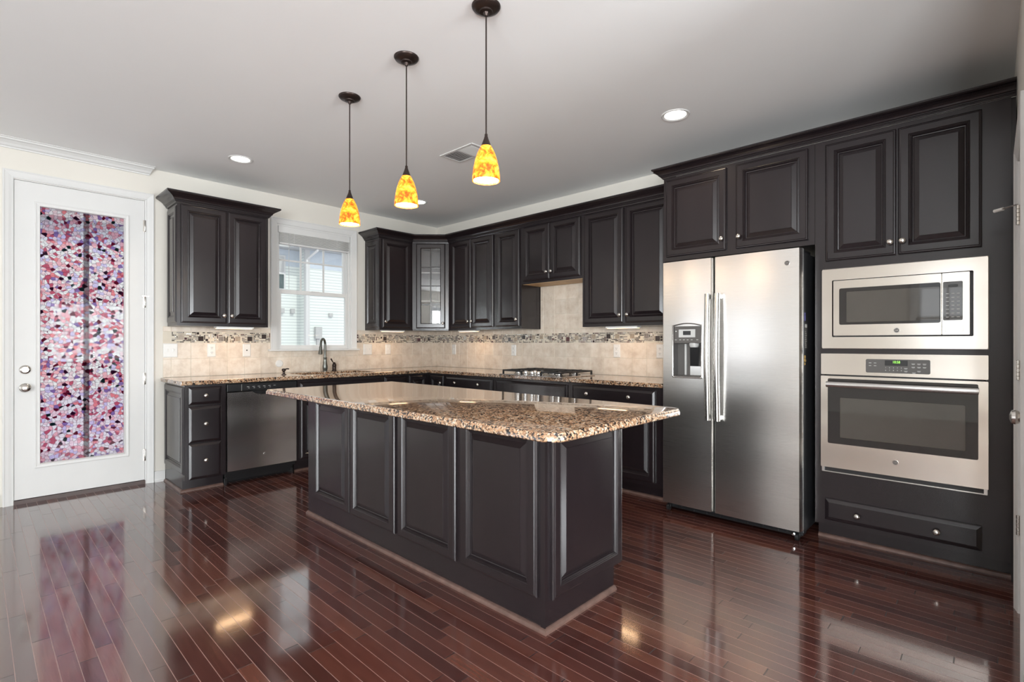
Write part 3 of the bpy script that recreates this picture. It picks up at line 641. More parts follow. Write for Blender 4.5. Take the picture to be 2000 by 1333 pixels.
# ------------------------------------------------------------------ cabinets
CTOP = 0.879
UB, UT = 1.372, 2.42
def crown_prof(z0, z1, out, back=0.0):
    hgt = z1 - z0; f = lambda t: z0 + hgt * t
    return [(-back, f(0)), (0.010, f(0)), (0.012, f(0.08)), (0.016, f(0.10)), (0.016, f(0.17)), (0.022, f(0.19)), (0.022, f(0.27)), (0.030, f(0.30)), (0.034, f(0.42)), (0.046, f(0.55)), (0.062, f(0.66)), (out - 0.016, f(0.74)), (out - 0.008, f(0.78)), (out, f(0.86)), (out, f(1)), (-back, f(1))]
def upper_left():
    e = thing('wall_cabinet', 'dark wall cabinet with two panel doors hung left of the window', 'cabinet', (-2.66, -0.16, UB))
    MB(FA).box(-3.032, -2.282, 0.0, 0.305, UB, 2.44).build('body', M['cab'], e)
    MB(FB).nest(0.012, 0.296, UB + 0.028, 2.40, [(i, b - 0.010) for i, b in door_prof(3.032)]).build('side_panel', M['cab'], e)
    for a0, a1, ka in ((-3.005, -2.648, -2.674), (-2.636, -2.300, -2.610)):
        d = panel(FA, a0, a1, 1.398, 2.413, 0.3055, 'door', e); knob(FA, ka, 1.468, 0.3255, d)
    MB().sweep(crown_prof(UT, 2.509, 0.089), [(-3.032, -0.002), (-3.032, -0.305), (-2.282, -0.305), (-2.282, -0.002)]).build('crown_moulding', M['cab'], e)
upper_left()
def upper_right():
    e = thing('wall_cabinet', 'single-door dark wall cabinet hung between the window and the corner', 'cabinet', (-0.84, -0.16, UB))
    MB(FA).box(-1.064, -0.6105, 0.0, 0.305, UB, 2.44).build('body', M['cab'], e)
    MB(FB).nest(0.012, 0.296, UB + 0.028, 2.40, [(i, b - 0.010) for i, b in door_prof(1.064)]).build('side_panel', M['cab'], e)
    d = panel(FA, -1.030, -0.646, 1.398, 2.413, 0.3055, 'door', e); knob(FA, -1.003, 1.468, 0.3255, d)
upper_right()
def upper_corner():
    e = thing('corner_cabinet', 'diagonal corner wall cabinet with an eight-pane glass door', 'cabinet', (-0.25, -0.25, UB))
    w = 0.4313
    mb = MB(FD).frame(0.0, w, -0.019, 0.0, UB, 2.44, 0.046, 0.028)
    out = [(-0.61, -0.305), (-0.305, -0.61), (-0.002, -0.61), (-0.002, -0.002), (-0.61, -0.002)]
    for z0, z1 in ((UB, UB + 0.018), (2.422, 2.44)): mb.loops([[(x, y, z0) for x, y in out], [(x, y, z1) for x, y in out]])
    mb.build('body', M['cab'], e)
    inn = MB().wbox(-0.61, -0.002, -0.012, -0.002, UB + 0.018, 2.422).wbox(-0.012, -0.002, -0.61, -0.012, UB + 0.018, 2.422)
    inn.wbox(-0.61, -0.598, -0.305, -0.012, UB + 0.018, 2.422).wbox(-0.305, -0.012, -0.61, -0.598, UB + 0.018, 2.422)
    inn.build('cabinet_lining', M['light_grey'], e)
    for z in (1.72, 2.06):
        pl = [(-0.59, -0.30), (-0.30, -0.59), (-0.014, -0.59), (-0.014, -0.014), (-0.59, -0.014)]
        MB().loops([[(x, y, z) for x, y in pl], [(x, y, z + 0.015) for x, y in pl]]).build('shelf', M['light_grey'], e)
    a0, a1, c0, c1 = 0.046, 0.392, 1.398, 2.413
    d = MB(FD)
    pr = [(0, 0.0005), (0, 0.014), (0.006, 0.018), (0.012, 0.020), (0.052, 0.020), (0.056, 0.016), (0.060, 0.012), (0.060, 0.004), (0, 0.0005)]
    P = [(a0, c0, 1, 1), (a1, c0, -1, 1), (a1, c1, -1, -1), (a0, c1, 1, -1)]
    ls = [[FD(a + i * sa, b, c + i * sc) for i, b in pr[:-1]] for a, c, sa, sc in P]; ls.append(ls[0])
    d.loops(ls, False, False)
    do = d.build('door', M['cab'], e, label='dark framed glass door')
    ia0, ia1, ic0, ic1 = a0 + 0.060, a1 - 0.060, c0 + 0.060, c1 - 0.060
    mu = MB(FD); am = (ia0 + ia1) / 2; mu.box(am - 0.007, am + 0.007, 0.005, 0.014, ic0, ic1)
    for k in (1, 2, 3):
        z = ic0 + (ic1 - ic0) * k / 4; mu.box(ia0, ia1, 0.0055, 0.0135, z - 0.007, z + 0.007)
    mu.build('muntin', M['cab'], do)
    MB(FD).box(ia0, ia1, 0.006, 0.009, ic0, ic1).build('glass_pane', M['cab_glass'], do)
    knob(FD, 0.366, 1.46, 0.020, do)
upper_corner()
def uppers_back():
    def cab(a0, a1, z0, doors, label, under=None, name='wall_cabinet'):
        e = thing(name, label, 'cabinet', FB((a0 + a1) / 2, 0.16, z0))
        MB(FB).box(a0, a1, 0.0, 0.305, z0, 2.44).build('body', M['cab'], e)
        if under: MB(FB).box(a0 + 0.003, a1 - 0.003, 0.01, 0.285, z0 - 0.002, z0).build('bottom_panel', M['maple'], e, label='bare maple underside')
        for p, q, k in doors:
            d = panel(FB, p, q, z0 + 0.028, 2.413, 0.3055, 'door', e); knob(FB, k, z0 + 0.098, 0.3255, d)
        return e
    cab(0.611, 1.4045, UB, [(0.667, 1.018, 0.992), (1.026, 1.384, 1.052)], 'dark two-door wall cabinet just right of the glass corner cabinet')
    cab(1.4055, 1.7955, UB, [(1.431, 1.772, 1.746)], 'single-door dark wall cabinet left of the cooktop opening')
    cab(1.7965, 2.5665, 1.831, [(1.827, 2.177, 2.151), (2.185, 2.547, 2.211)], 'short two-door dark wall cabinet above the cooktop', True)
    cab(2.5675, 3.5285, UB, [(2.594, 3.008, 2.982), (3.032, 3.445, 3.058)], 'tall two-door dark wall cabinet beside the refrigerator')
    tag(MB().sweep(crown_prof(UT, 2.509, 0.089), [(-1.064, -0.002), (-1.064, -0.305), (-0.61, -0.305), (-0.305, -0.61), (-0.305, -3.512)]).build('crown_moulding', M['cab']),
        'dark crown moulding running over the corner and back-wall cabinets', 'moulding')
uppers_back()

def tall_cabs():
    fb = 0.594
    e = thing('fridge_cabinet', 'dark two-door cabinet above the refrigerator', 'cabinet', FB(4.04, 0.3, 1.841))
    MB(FB).box(3.530, 4.5475, 0.002, fb, 1.841, 2.475).build('body', M['cab'], e)
    for p, q, k in ((3.555, 4.004, 3.978), (4.070, 4.512, 4.094)):
        d = panel(FB, p, q, 1.873, 2.452, fb + 0.0005, 'door', e); knob(FB, k, 1.953, fb + 0.0205, d)
    t = thing('oven_cabinet', 'tall dark cabinet tower holding microwave and oven at the right', 'cabinet', FB(4.99, 0.3, 0))
    mb = MB(FB); a0, a1 = 4.549, 5.428
    hol = lambda u, v: not ((4.60 < u < 5.335 and 1.20 < v < 1.66) or (4.60 < u < 5.335 and 0.445 < v < 1.145))
    mb.cells([a0, 4.600, 5.335, a1], [0.10, 0.445, 1.145, 1.20, 1.66, 2.475], hol, lambda u, v, w: FB(u, w, v), 0.004, fb)
    mb.box(a0 + 0.003, a1, 0.004, fb - 0.075, 0.0, 0.0995)
    mb.build('body', M['cab'], t, weld=True)
    MB(FB).box(a1, 5.446, 0.30, fb - 0.012, 0.0, 2.475).build('filler_strip', M['cab'], t)
    for p, q, k in ((4.608, 4.958, 4.933), (4.968, 5.319, 4.989)):
        d = panel(FB, p, q, 1.726, 2.445, fb + 0.0005, 'door', t); knob(FB, k, 1.800, fb + 0.0205, d)
    d = panel(FB, 4.605, 5.319, 0.132, 0.264, fb + 0.0005, 'drawer', t, slab_prof)
    knob(FB, 4.774, 0.193, fb + 0.0205, d); knob(FB, 5.137, 0.193, fb + 0.0205, d)
    tag(MB().sweep(crown_prof(2.476, 2.547, 0.070), [(-0.002, -3.530), (-0.594, -3.530), (-0.594, -5.447)]).build('crown_moulding', M['cab']),
        'dark crown moulding across the refrigerator cabinet and oven tower', 'moulding')
    struct(MB().sweep([(0, 0), (0.019, 0), (0.018, 0.008), (0.013, 0.015), (0.006, 0.019), (0, 0.020)], [(-0.519, -4.553), (-0.519, -5.432)]).build('trim_2', M['shoe']), 'brown shoe moulding along the foot of the oven tower')
tall_cabs()

def base_cabs():
    # left drawer base
    e = thing('drawer_cabinet', 'narrow dark base cabinet with three drawers beside the dishwasher', 'cabinet', (-2.90, -0.3, 0))
    MB(FA).box(-3.050, -2.746, 0.0, 0.61, 0.105, CTOP).box(-3.050, -2.746, 0.0, 0.535, 0.0, 0.105).build('body', M['cab'], e)
    MB(FB).nest(0.02, 0.600, 0.150, 0.862, [(i, b - 0.006) for i, b in door_prof(3.050)]).build('side_panel', M['cab'], e)
    for c0, c1, kc in ((0.717, 0.860, 0.789), (0.404, 0.700, 0.556), (0.106, 0.398, 0.256)):
        d = panel(FA, -3.027, -2.783, c0, c1, 0.6105, 'drawer', e, slab_prof); knob(FA, -2.906, kc, 0.6305, d)
    struct(MB().sweep([(0, 0), (0.019, 0), (0.018, 0.008), (0.013, 0.015), (0.006, 0.019), (0, 0.020)], [(-3.050, -0.03), (-3.050, -0.535), (-2.746, -0.535)]).build('trim_3', M['shoe']), 'brown shoe moulding around the left base cabinet')
    # sink base
    s = thing('sink_cabinet', 'dark sink base cabinet behind the island, right of the dishwasher', 'cabinet', (-1.66, -0.3, 0))
    MB(FA).box(-2.134, -1.221, 0.59, 0.61, 0.105, CTOP).box(-2.134, -2.116, 0.015, 0.59, 0.105, CTOP).box(-1.239, -1.221, 0.015, 0.59, 0.105, CTOP).box(-2.116, -1.239, 0.015, 0.59, 0.105, 0.123).box(-2.134, -1.221, 0.515, 0.535, 0.0, 0.105).build('body', M['cab'], s)
    panel(FA, -2.110, -1.245, 0.717, 0.845, 0.6105, 'drawer_front', s, slab_prof)
    for p, q, k in ((-2.110, -1.684, -1.71), (-1.672, -1.245, -1.646)):
        d = panel(FA, p, q, 0.130, 0.700, 0.6105, 'door', s); knob(FA, k, 0.64, 0.6305, d)
    struct(MB().sweep([(0, 0), (0.019, 0), (0.018, 0.008), (0.013, 0.015), (0.006, 0.019), (0, 0.020)], [(-2.134, -0.535), (-0.55, -0.535)]).build('trim_4', M['shoe']), 'brown shoe moulding under the sink cabinet')
    c = thing('base_cabinet', 'dark base cabinet with drawer between the sink and the corner', 'cabinet', (-1.05, -0.3, 0))
    MB(FA).box(-1.219, -0.901, 0.0, 0.61, 0.105, CTOP).box(-1.219, -0.901, 0.0, 0.535, 0.0, 0.105).build('body', M['cab'], c)
    d = panel(FA, -1.197, -0.918, 0.717, 0.858, 0.6105, 'drawer', c, slab_prof); 
    d = panel(FA, -1.197, -0.918, 0.130, 0.700, 0.6105, 'door', c); knob(FA, -0.944, 0.64, 0.6305, d)
    k = thing('corner_base_cabinet', 'dark corner base cabinet with two doors meeting at the inside corner', 'cabinet', (-0.4, -0.4, 0))
    MB().cells([-0.899, -0.61, -0.008], [-0.919, -0.61, -0.008], lambda u, v: not (u < -0.61 and v < -0.61), lambda u, v, w: (u, v, w), 0.105, CTOP).build('body', M['cab'], k, weld=True)
    MB().cells([-0.899, -0.535, -0.008], [-0.919, -0.535, -0.008], lambda u, v: not (u < -0.535 and v < -0.535), lambda u, v, w: (u, v, w), 0.0, 0.105).build('toe_kick', M['cab'], k, weld=True)
    d = panel(FA, -0.881, -0.636, 0.130, 0.858, 0.6105, 'door', k)
    d = panel(FB, 0.660, 0.908, 0.130, 0.858, 0.6105, 'door', k); knob(FB, 0.876, 0.775, 0.6305, d)
    # back wall bases
    def bb(a0, a1, label, dr, knobs, doors, name='base_cabinet'):
        e = thing(name, label, 'cabinet', FB((a0 + a1) / 2, 0.3, 0))
        MB(FB).box(a0, a1, 0.008, 0.61, 0.105, CTOP).box(a0, a1, 0.008, 0.535, 0.0, 0.105).build('body', M['cab'], e)
        d = panel(FB, dr[0], dr[1], 0.717, 0.852, 0.6105, 'drawer' if knobs else 'drawer_front', e, slab_prof)
        for k_ in knobs: knob(FB, k_, 0.790, 0.6305, d)
        for p, q, k_ in doors:
            d = panel(FB, p, q, 0.140, 0.700, 0.6105, 'door', e); knob(FB, k_, 0.64, 0.6305, d)
    bb(0.921, 1.7075, 'dark base cabinet with a two-knob drawer left of the cooktop', (0.949, 1.682), (1.124, 1.491), ((0.949, 1.312, 1.286), (1.320, 1.682, 1.346)))
    bb(1.7085, 2.6535, 'dark base cabinet with a knobless front panel under the cooktop', (1.734, 2.626), (), ((1.734, 2.176, 2.15), (2.184, 2.626, 2.21)), 'cooktop_cabinet')
    bb(2.6545, 3.540, 'dark base cabinet with a two-knob drawer beside the refrigerator', (2.681, 3.471), (2.849, 3.253), ((2.681, 3.072, 3.046), (3.080, 3.471, 3.106)))
    struct(MB().sweep([(0, 0), (0.019, 0), (0.018, 0.008), (0.013, 0.015), (0.006, 0.019), (0, 0.020)], [(-0.535, -0.55), (-0.535, -3.540)]).build('trim_5', M['shoe']), 'brown shoe moulding under the back-wall base cabinets')
base_cabs()

# ------------------------------------------------------------------ dishwasher
def dishwasher():
    e = thing('dishwasher', 'stainless steel dishwasher with black control strip under the window counter', 'dishwasher', (-2.44, -0.3, 0))
    a0, a1 = -2.742, -2.138
    MB(FA).box(a0, a1, 0.02, 0.575, 0.08, 0.872).box(a0 + 0.02, a1 - 0.02, 0.02, 0.50, 0.0, 0.08).build('body', M['black'], e)
    d = MB(FA); pts = [(a0 + 0.004, 0.118), (a1 - 0.004, 0.118), (a1 - 0.004, 0.800)]
    # scooped top edge around the hand pocket
    for k in range(11):
        t = k / 10; a = -2.340 - 0.20 * t; z = 0.800 - 0.030 * math.sin(math.pi * t) ** 0.6 if 0 < t < 1 else 0.800
        pts.append((a, z))
    pts.append((a0 + 0.004, 0.800))
    def lp(b, i=0): 
        cx, cz = (a0 + a1) / 2, 0.46
        return [FA(a + (i if a < cx else -i), b, z + (i if z < cz else -i)) for a, z in pts]
    d.loops([lp(0.576), lp(0.612), lp(0.622, 0.004)]).build('door', M['steel_vert'], e, label='brushed stainless door')
    p = MB(FA).box(a0 + 0.004, a1 - 0.004, 0.576, 0.618, 0.804, 0.868).box(-2.535, -2.345, 0.576, 0.598, 0.768, 0.8035).build('control_panel', M['black'], e, bevel=0.003, label='glossy black control panel')
    mk = MB(FA)
    for k in range(6): mk.box(-2.58 + k * 0.045, -2.56 + k * 0.045, 0.618, 0.6186, 0.838, 0.841)
    for k in range(5): mk.box(-2.57 + k * 0.045, -2.558 + k * 0.045, 0.618, 0.6186, 0.826, 0.829)
    mk.box(a0 + 0.118, a0 + 0.1195, 0.618, 0.6184, 0.806, 0.866)
    mk.build('button_marks', M['mark'], p)
    badge(FA, -2.431, 0.232, 0.622, e, 0.013)
    MB(FA).box(a0 + 0.01, a1 - 0.01, 0.50, 0.545, 0.020, 0.100).box(a0, a0 + 0.02, 0.50, 0.56, 0.0, 0.055).box(a1 - 0.03, a1 - 0.01, 0.50, 0.56, 0.0, 0.045).build('kick_plate', M['black'], e, bevel=0.002)
def badge(F, a, c, b, parent, r):
    """round chrome medallion carrying the two script letters of the photo"""
    n = (F.n[0], F.n[1], 0)
    o = MB(F).lathe(F(a, b, c), n, [(r, 0), (r, 0.002), (r * 0.92, 0.0032), (r * 0.82, 0.0032), (r * 0.78, 0.002), (0.0005, 0.002)], 28).build('badge', M['chrome'], parent, smooth=True, label='round chrome badge')
    MB(F).lathe(F(a, b + 0.0021, c), n, [(r * 0.76, 0), (r * 0.76, 0.0002)], 28).build('badge_face', M['grey_plastic'], o)
    text('GE', F, a, b + 0.0024, c, r * 0.95, 'letters', M['chrome'], o)
    return o
dishwasher()

# ------------------------------------------------------------------ granite worktop, sink, taps
SX0, SX1, SY0, SY1 = -2.03, -1.24, -0.545, -0.135
def worktop():
    xs = [-3.087, SX0, SX1, -0.648, -0.008]; ys = [-3.545, -0.648, SY0, SY1, -0.008]
    ins = lambda x, y: (y > -0.648 or x > -0.648) and not (SX0 < x < SX1 and SY0 < y < SY1)
    o = MB().cells(xs, ys, ins, lambda u, v, w: (u, v, w), 0.880, 0.914).build('countertop', M['granite'], None, weld=True, bevel=0.005)
    tag(o, 'speckled brown granite L-shaped countertop along both kitchen walls', 'countertop')
    s = MB()
    def rr(i, z): 
        r = 0.05; pts = []
        for cx_, cy_, a in ((SX1 - i - r, SY1 - i - r, 0), (SX0 + i + r, SY1 - i - r, 90), (SX0 + i + r, SY0 + i + r, 180), (SX1 - i - r, SY0 + i + r, 270)):
            for k in range(5): t = math.radians(a + k * 22.5); pts.append((cx_ + r * math.cos(t), cy_ + r * math.sin(t), z))
        return pts
    s.loops([rr(-0.02, 0.8795), rr(0.004, 0.8795), rr(0.008, 0.75), rr(0.03, 0.69), rr(0.16, 0.685)], False, True)
    s.loops([rr(-0.02, 0.8795), rr(-0.02, 0.876), rr(0.0015, 0.876), rr(0.005, 0.75), rr(0.028, 0.687), rr(0.16, 0.682)], False, True)
    tag(s.build('kitchen_sink', M['steel'], None, smooth=True), 'stainless undermount sink set in the counter below the window', 'sink')
    f = thing('kitchen_faucet', 'dark gooseneck kitchen faucet in front of the window', 'faucet', (-1.603, -0.094, 0.914))
    x, y = -1.603, -0.094
    MB().lathe((x, y, 0.914), (0, 0, 1), [(0.026, 0), (0.026, 0.006), (0.022, 0.010), (0.027, 0.035), (0.028, 0.055), (0.022, 0.085), (0.017, 0.125), (0.018, 0.140), (0.020, 0.146), (0.020, 0.152), (0.014, 0.155)], 20).build('base', M['faucet'], f, smooth=True)
    dx, dy = -0.72, -0.69; R = 0.062; zc = 1.205; path = [(x, y, 1.06), (x, y, 1.14)]
    for k in range(13):
        t = math.pi * k / 12; q = R - R * math.cos(t); path.append((x + dx * q, y + dy * q, zc + R * math.sin(t)))
    ex, ey = x + dx * 2 * R, y + dy * 2 * R
    path += [(ex + dx * 0.006, ey + dy * 0.006, 1.18)]
    MB().tube(path, 0.0125, 14).build('spout', M['faucet'], f, smooth=True)
    MB().lathe((ex + dx * 0.005, ey + dy * 0.005, 1.185), (dx * 0.12, dy * 0.12, -1), [(0.014, 0), (0.016, 0.01), (0.015, 0.025), (0.021, 0.055), (0.022, 0.078), (0.017, 0.084)], 18).build('spray_head', M['faucet'], f, smooth=True)
    g = thing('faucet_handle', 'dark lever handle standing right of the gooseneck faucet', 'faucet handle', (-1.497, -0.094, 0.914))
    MB().lathe((-1.497, -0.094, 0.914), (0, 0, 1), [(0.026, 0), (0.026, 0.006), (0.021, 0.012), (0.021, 0.055), (0.023, 0.060), (0.020, 0.075), (0.012, 0.092), (0.008, 0.098)], 20).build('base', M['bronze'], g, smooth=True)
    MB().tube([(-1.497, -0.094, 0.985), (-1.512, -0.100, 1.008), (-1.532, -0.110, 1.030), (-1.545, -0.116, 1.050)], 0.006, 10, [0.007, 0.005, 0.007, 0.009]).build('lever', M['bronze'], g, smooth=True)
    p = thing('soap_dispenser', 'small dark soap pump on the counter left of the sink', 'soap dispenser', (-2.155, -0.36, 0.914))
    x, y = -2.155, -0.36
    MB().lathe((x, y, 0.914), (0, 0, 1), [(0.024, 0), (0.024, 0.004), (0.014, 0.007), (0.011, 0.012), (0.011, 0.030), (0.013, 0.034)], 18).build('collar', M['bronze'], p, smooth=True)
    MB().lathe((x, y, 0.948), (0, 0, 1), [(0.010, 0), (0.019, 0.006), (0.020, 0.018), (0.014, 0.025), (0.006, 0.027)], 18).tube([(x, y, 0.966), (x + 0.03, y - 0.008, 0.972), (x + 0.045, y - 0.012, 0.969)], 0.006, 8).build('pump_head', M['bronze'], p, smooth=True)
worktop()

# ------------------------------------------------------------------ gas cooktop
def cooktop():
    e = thing('gas_cooktop', 'stainless gas cooktop with black grates on the back counter', 'cooktop', (-0.45, -2.245, 0.914))
    X0, X1, Y0, Y1 = -0.700, -0.190, -2.630, -1.862
    MB().wbox(X0, X1, Y0, Y1, 0.9145, 0.924).build('tray', M['steel'], e, bevel=0.004)
    def grate(y0, y1, name='grate'):
        g = MB(); x0, x1 = X0 + 0.025, X1 - 0.02; z0, z1 = 0.951, 0.965; t = 0.007
        for x in (x0, (x0 + x1) / 2, x1): g.wbox(x - t, x + t, y0, y1, z0, z1)
        for y in (y0, y1): g.wbox(x0 - t, x1 + t, y - t, y + t, z0, z1)
        for xc in (x0 + (x1 - x0) * 0.25, x0 + (x1 - x0) * 0.75):
            ym = (y0 + y1) / 2
            g.wbox(xc - 0.004, xc + 0.004, y0, ym - 0.03, z0, z1 + 0.003); g.wbox(xc - 0.004, xc + 0.004, ym + 0.03, y1, z0, z1 + 0.003)
            g.wbox(xc - 0.115, xc - 0.035, ym - 0.004, ym + 0.004, z0, z1 + 0.003); g.wbox(xc + 0.035, xc + 0.115, ym - 0.004, ym + 0.004, z0, z1 + 0.003)
        for x in (x0, (x0 + x1) / 2, x1):
            for y in (y0, y1): g.wbox(x - 0.008, x + 0.008, y - 0.007, y + 0.007, 0.924, z0 + 0.004)
        return g.build(name, M['black_matte'], e, bevel=0.002)
    grate(-2.600, -2.375); grate(-2.130, -1.892)
    for (x, y, r) in ((-0.57, -2.50, 0.040), (-0.32, -2.50, 0.034), (-0.57, -2.00, 0.034), (-0.32, -2.00, 0.040), (-0.33, -2.245, 0.050)):
        b = MB().lathe((x, y, 0.924), (0, 0, 1), [(r + 0.014, 0), (r + 0.012, 0.006), (r, 0.010), (r, 0.018)], 22).build('burner', M['steel'], e, smooth=True)
        MB().lathe((x, y, 0.942), (0, 0, 1), [(r, 0), (r + 0.003, 0.003), (r, 0.008), (0.006, 0.010)], 22).build('burner_cap', M['black_matte'], b, smooth=True)
    g = MB()
    for y in (-2.355, -2.150): g.wbox(-0.45, -0.215, y - 0.007, y + 0.007, 0.951, 0.965)
    for x in (-0.45, -0.33, -0.215): g.wbox(x - 0.007, x + 0.007, -2.355, -2.15, 0.951, 0.965)
    for x in (-0.45, -0.215):
        for y in (-2.355, -2.150): g.wbox(x - 0.008, x + 0.008, y - 0.007, y + 0.007, 0.924, 0.955)
    g.build('grate', M['black_matte'], e, bevel=0.002)
    for (x, y) in ((-0.655, -2.330), (-0.655, -2.250), (-0.655, -2.170), (-0.565, -2.290), (-0.565, -2.205)):
        MB().lathe((x, y, 0.924), (0, 0, 1), [(0.024, 0), (0.024, 0.004), (0.019, 0.008), (0.021, 0.030), (0.018, 0.036), (0.006, 0.037)], 18).wbox(x - 0.019, x + 0.019, y - 0.003, y + 0.003, 0.955, 0.966).build('control_knob', M['chrome'], e, smooth=True, label='polished steel knob')
cooktop()

# ------------------------------------------------------------------ refrigerator
def fridge():
    e = thing('refrigerator', 'stainless side-by-side refrigerator with a water and ice dispenser', 'refrigerator', FB(4.06, 0.4, 0))
    y0, y1, ym = 3.607, 4.517, 3.981
    MB(FB).box(y0 + 0.004, y1 - 0.004, 0.03, 0.705, 0.045, 1.785).build('body', M['fridge_side'], e, bevel=0.004, label='black painted case')
    def door(a0, a1, name, holes=None):
        mb = MB(FB); us = [a0, a1]; vs = [0.072, 1.802]; 
        n = 14
        # front slightly crowned, rounded side edges
        def sec(z): 
            pts = [(a0 + 0.002, 0.712), (a0, 0.735), (a0 + 0.003, 0.765), (a0 + 0.012, 0.779)]
            for k in range(1, n):
                t = k / n; pts.append((a0 + 0.012 + (a1 - a0 - 0.024) * t, 0.779 + 0.006 * math.sin(math.pi * t)))
            pts += [(a1 - 0.012, 0.779), (a1 - 0.003, 0.765), (a1, 0.735), (a1 - 0.002, 0.712)]
            return pts
        return mb, sec
    mb, sec = door(ym + 0.003, y1, 'r')
    mb.loops([[FB(a, b, z) for a, b in sec(z)] for z in (0.072, 1.802)])
    dr = mb.build('fridge_door', M['steel_fridge'], e, smooth=True, label='wide right-hand stainless door')
    # freezer door with dispenser recess: four blocks round the opening
    A0, A1, C0, C1 = 3.700, 3.902, 0.985, 1.340
    mb, sec = door(y0, ym - 0.003, 'l'); a_l, a_r = y0, ym - 0.003
    fb_at = lambda a: 0.779 + 0.006 * math.sin(math.pi * max(0, min(1, (a - a_l - 0.012) / (a_r - a_l - 0.024))))
    for z0, z1 in ((0.072, C0), (C1, 1.802)): mb.loops([[FB(a, b, z) for a, b in sec(z)] for z in (z0, z1)], z0 < 0.1, z0 > 1)
    L_ = [(a_l + 0.002, 0.712), (a_l, 0.735), (a_l + 0.003, 0.765), (a_l + 0.012, 0.779), ((a_l + 0.012 + A0) / 2, fb_at((a_l + 0.012 + A0) / 2)), (A0, fb_at(A0)), (A0, 0.712)]
    R_ = [(A1, 0.712), (A1, fb_at(A1)), ((A1 + a_r - 0.012) / 2, fb_at((A1 + a_r - 0.012) / 2)), (a_r - 0.012, 0.779), (a_r - 0.003, 0.765), (a_r, 0.735), (a_r - 0.002, 0.712)]
    for S in (L_, R_): mb.loops([[FB(a, b, z) for a, b in S] for z in (C0, C1)])
    dl = mb.build('freezer_door', M['steel_fridge'], e, smooth=True, label='narrow left-hand stainless door')
    # dispenser
    d = MB(FB)
    pr = [(0.0, 0.776), (0.0, 0.789), (0.004, 0.791), (0.008, 0.789), (0.009, 0.775)]
    def ring(i, b):
        a0_, a1_, c0_, c1_ = A0 - 0.009 + i, A1 + 0.009 - i, C0 - 0.010 + i, C1 + 0.008 - i; pts = []
        for q in range(9): t = q / 8; pts.append(FB(a0_ + (a1_ - a0_) * t, b, c1_ + 0.016 * math.sin(math.pi * t)))
        for (ca, cc, s0) in ((a1_ - 0.012, c0_ + 0.012, 0), (a0_ + 0.012, c0_ + 0.012, -90)):
            for q in range(4): t = math.radians(s0 - q * 30); pts.append(FB(ca + 0.012 * math.cos(t), b, cc + 0.012 * math.sin(t)))
        return pts
    d.loops([ring(i, b) for i, b in pr], False, False); ds = d.build('dispenser_bezel', M['steel'], dl, smooth=True)
    w = MB(FB)
    w.box(A0, A1, 0.715, 0.718, C0, C1).box(A0 - 0.001, A0 + 0.002, 0.716, 0.786, C0, C1).box(A1 - 0.002, A1 + 0.001, 0.716, 0.786, C0, C1).box(A0, A1, 0.716, 0.786, C0 - 0.002, C0 + 0.006)
    w.build('dispenser_recess', M['grey_plastic'], ds, label='dark grey dispenser recess')
    MB(FB).box(A0 + 0.002, A1 - 0.002, 0.718, 0.780, 1.220, C1 + 0.012).build('dispenser_panel', M['grey_plastic'], ds, bevel=0.003)
    MB(FB).box(3.738, 3.858, 0.780, 0.7825, 1.262, 1.318).build('display_surround', M['light_grey'], ds)
    MB(FB).box(3.770, 3.826, 0.7825, 0.7832, 1.278, 1.307).build('display', M['black'], ds)
    mk = MB(FB)
    for k, a in enumerate((3.715, 3.748, 3.775, 3.803, 3.832, 3.872)): mk.box(a - 0.007, a + 0.007, 0.780, 0.7806, 1.243, 1.246)
    mk.box(3.712, 3.722, 0.780, 0.7806, 1.302, 1.309).build('button_marks', M['mark'], ds)
    MB(FB).lathe(FB(3.836, 0.748, 1.222), (0, 0, -1), [(0.036, 0), (0.034, 0.018), (0.026, 0.030)], 18).build('spout', M['light_grey'], ds, smooth=True)
    MB(FB).loops([[FB(a, b, c) for a, b, c in ((3.805, 0.735, 1.19), (3.868, 0.735, 1.19), (3.868, 0.748, 1.19), (3.805, 0.748, 1.19))], [FB(a, b, c) for a, b, c in ((3.800, 0.722, 1.06), (3.858, 0.722, 1.06), (3.858, 0.732, 1.06), (3.800, 0.732, 1.06))]]).build('lever', M['black'], ds)
    MB(FB).box(3.798, 3.876, 0.719, 0.728, 0.995, 1.058).build('lever', M['steel'], ds)
    MB(FB).box(3.758, 3.770, 0.719, 0.730, 0.995, 1.215).build('light_strip', M['light_grey'], ds)
    # handles
    for a, par in ((3.958, dl), (4.022, dr)):
        hb = MB(FB); path = []
        for k in range(15):
            t = k / 14; path.append((0.822 + 0.014 * math.sin(math.pi * t), 0.700 + 0.855 * t))
        ls = [[FB(a - 0.017, b - 0.014, z), FB(a + 0.017, b - 0.014, z), FB(a + 0.017, b + 0.002, z), FB(a + 0.012, b + 0.008, z), FB(a + 0.004, b + 0.011, z), FB(a - 0.004, b + 0.011, z), FB(a - 0.012, b + 0.008, z), FB(a - 0.017, b + 0.002, z)] for b, z in path]
        hb.loops(ls)
        hd = hb.build('door_handle', M['steel'], par, smooth=True)
        MB(FB).box(a - 0.012, a + 0.012, 0.780, 0.812, 0.704, 0.735).box(a - 0.012, a + 0.012, 0.780, 0.812, 1.520, 1.551).build('handle_mount', M['steel'], hd, bevel=0.004)
    badge(FB, 4.439, 1.715, 0.782, dr, 0.015)
    g = MB(FB)
    g.box(y0 + 0.01, y1 - 0.02, 0.62, 0.700, 0.020, 0.028)
    for c in (0.034, 0.044, 0.054): g.box(y0 + 0.10, y1 - 0.10, 0.700, 0.706, c, c + 0.004)
    for k in range(8): g.box(3.72 + k * 0.092, 3.724 + k * 0.092, 0.700, 0.708, 0.024, 0.064)
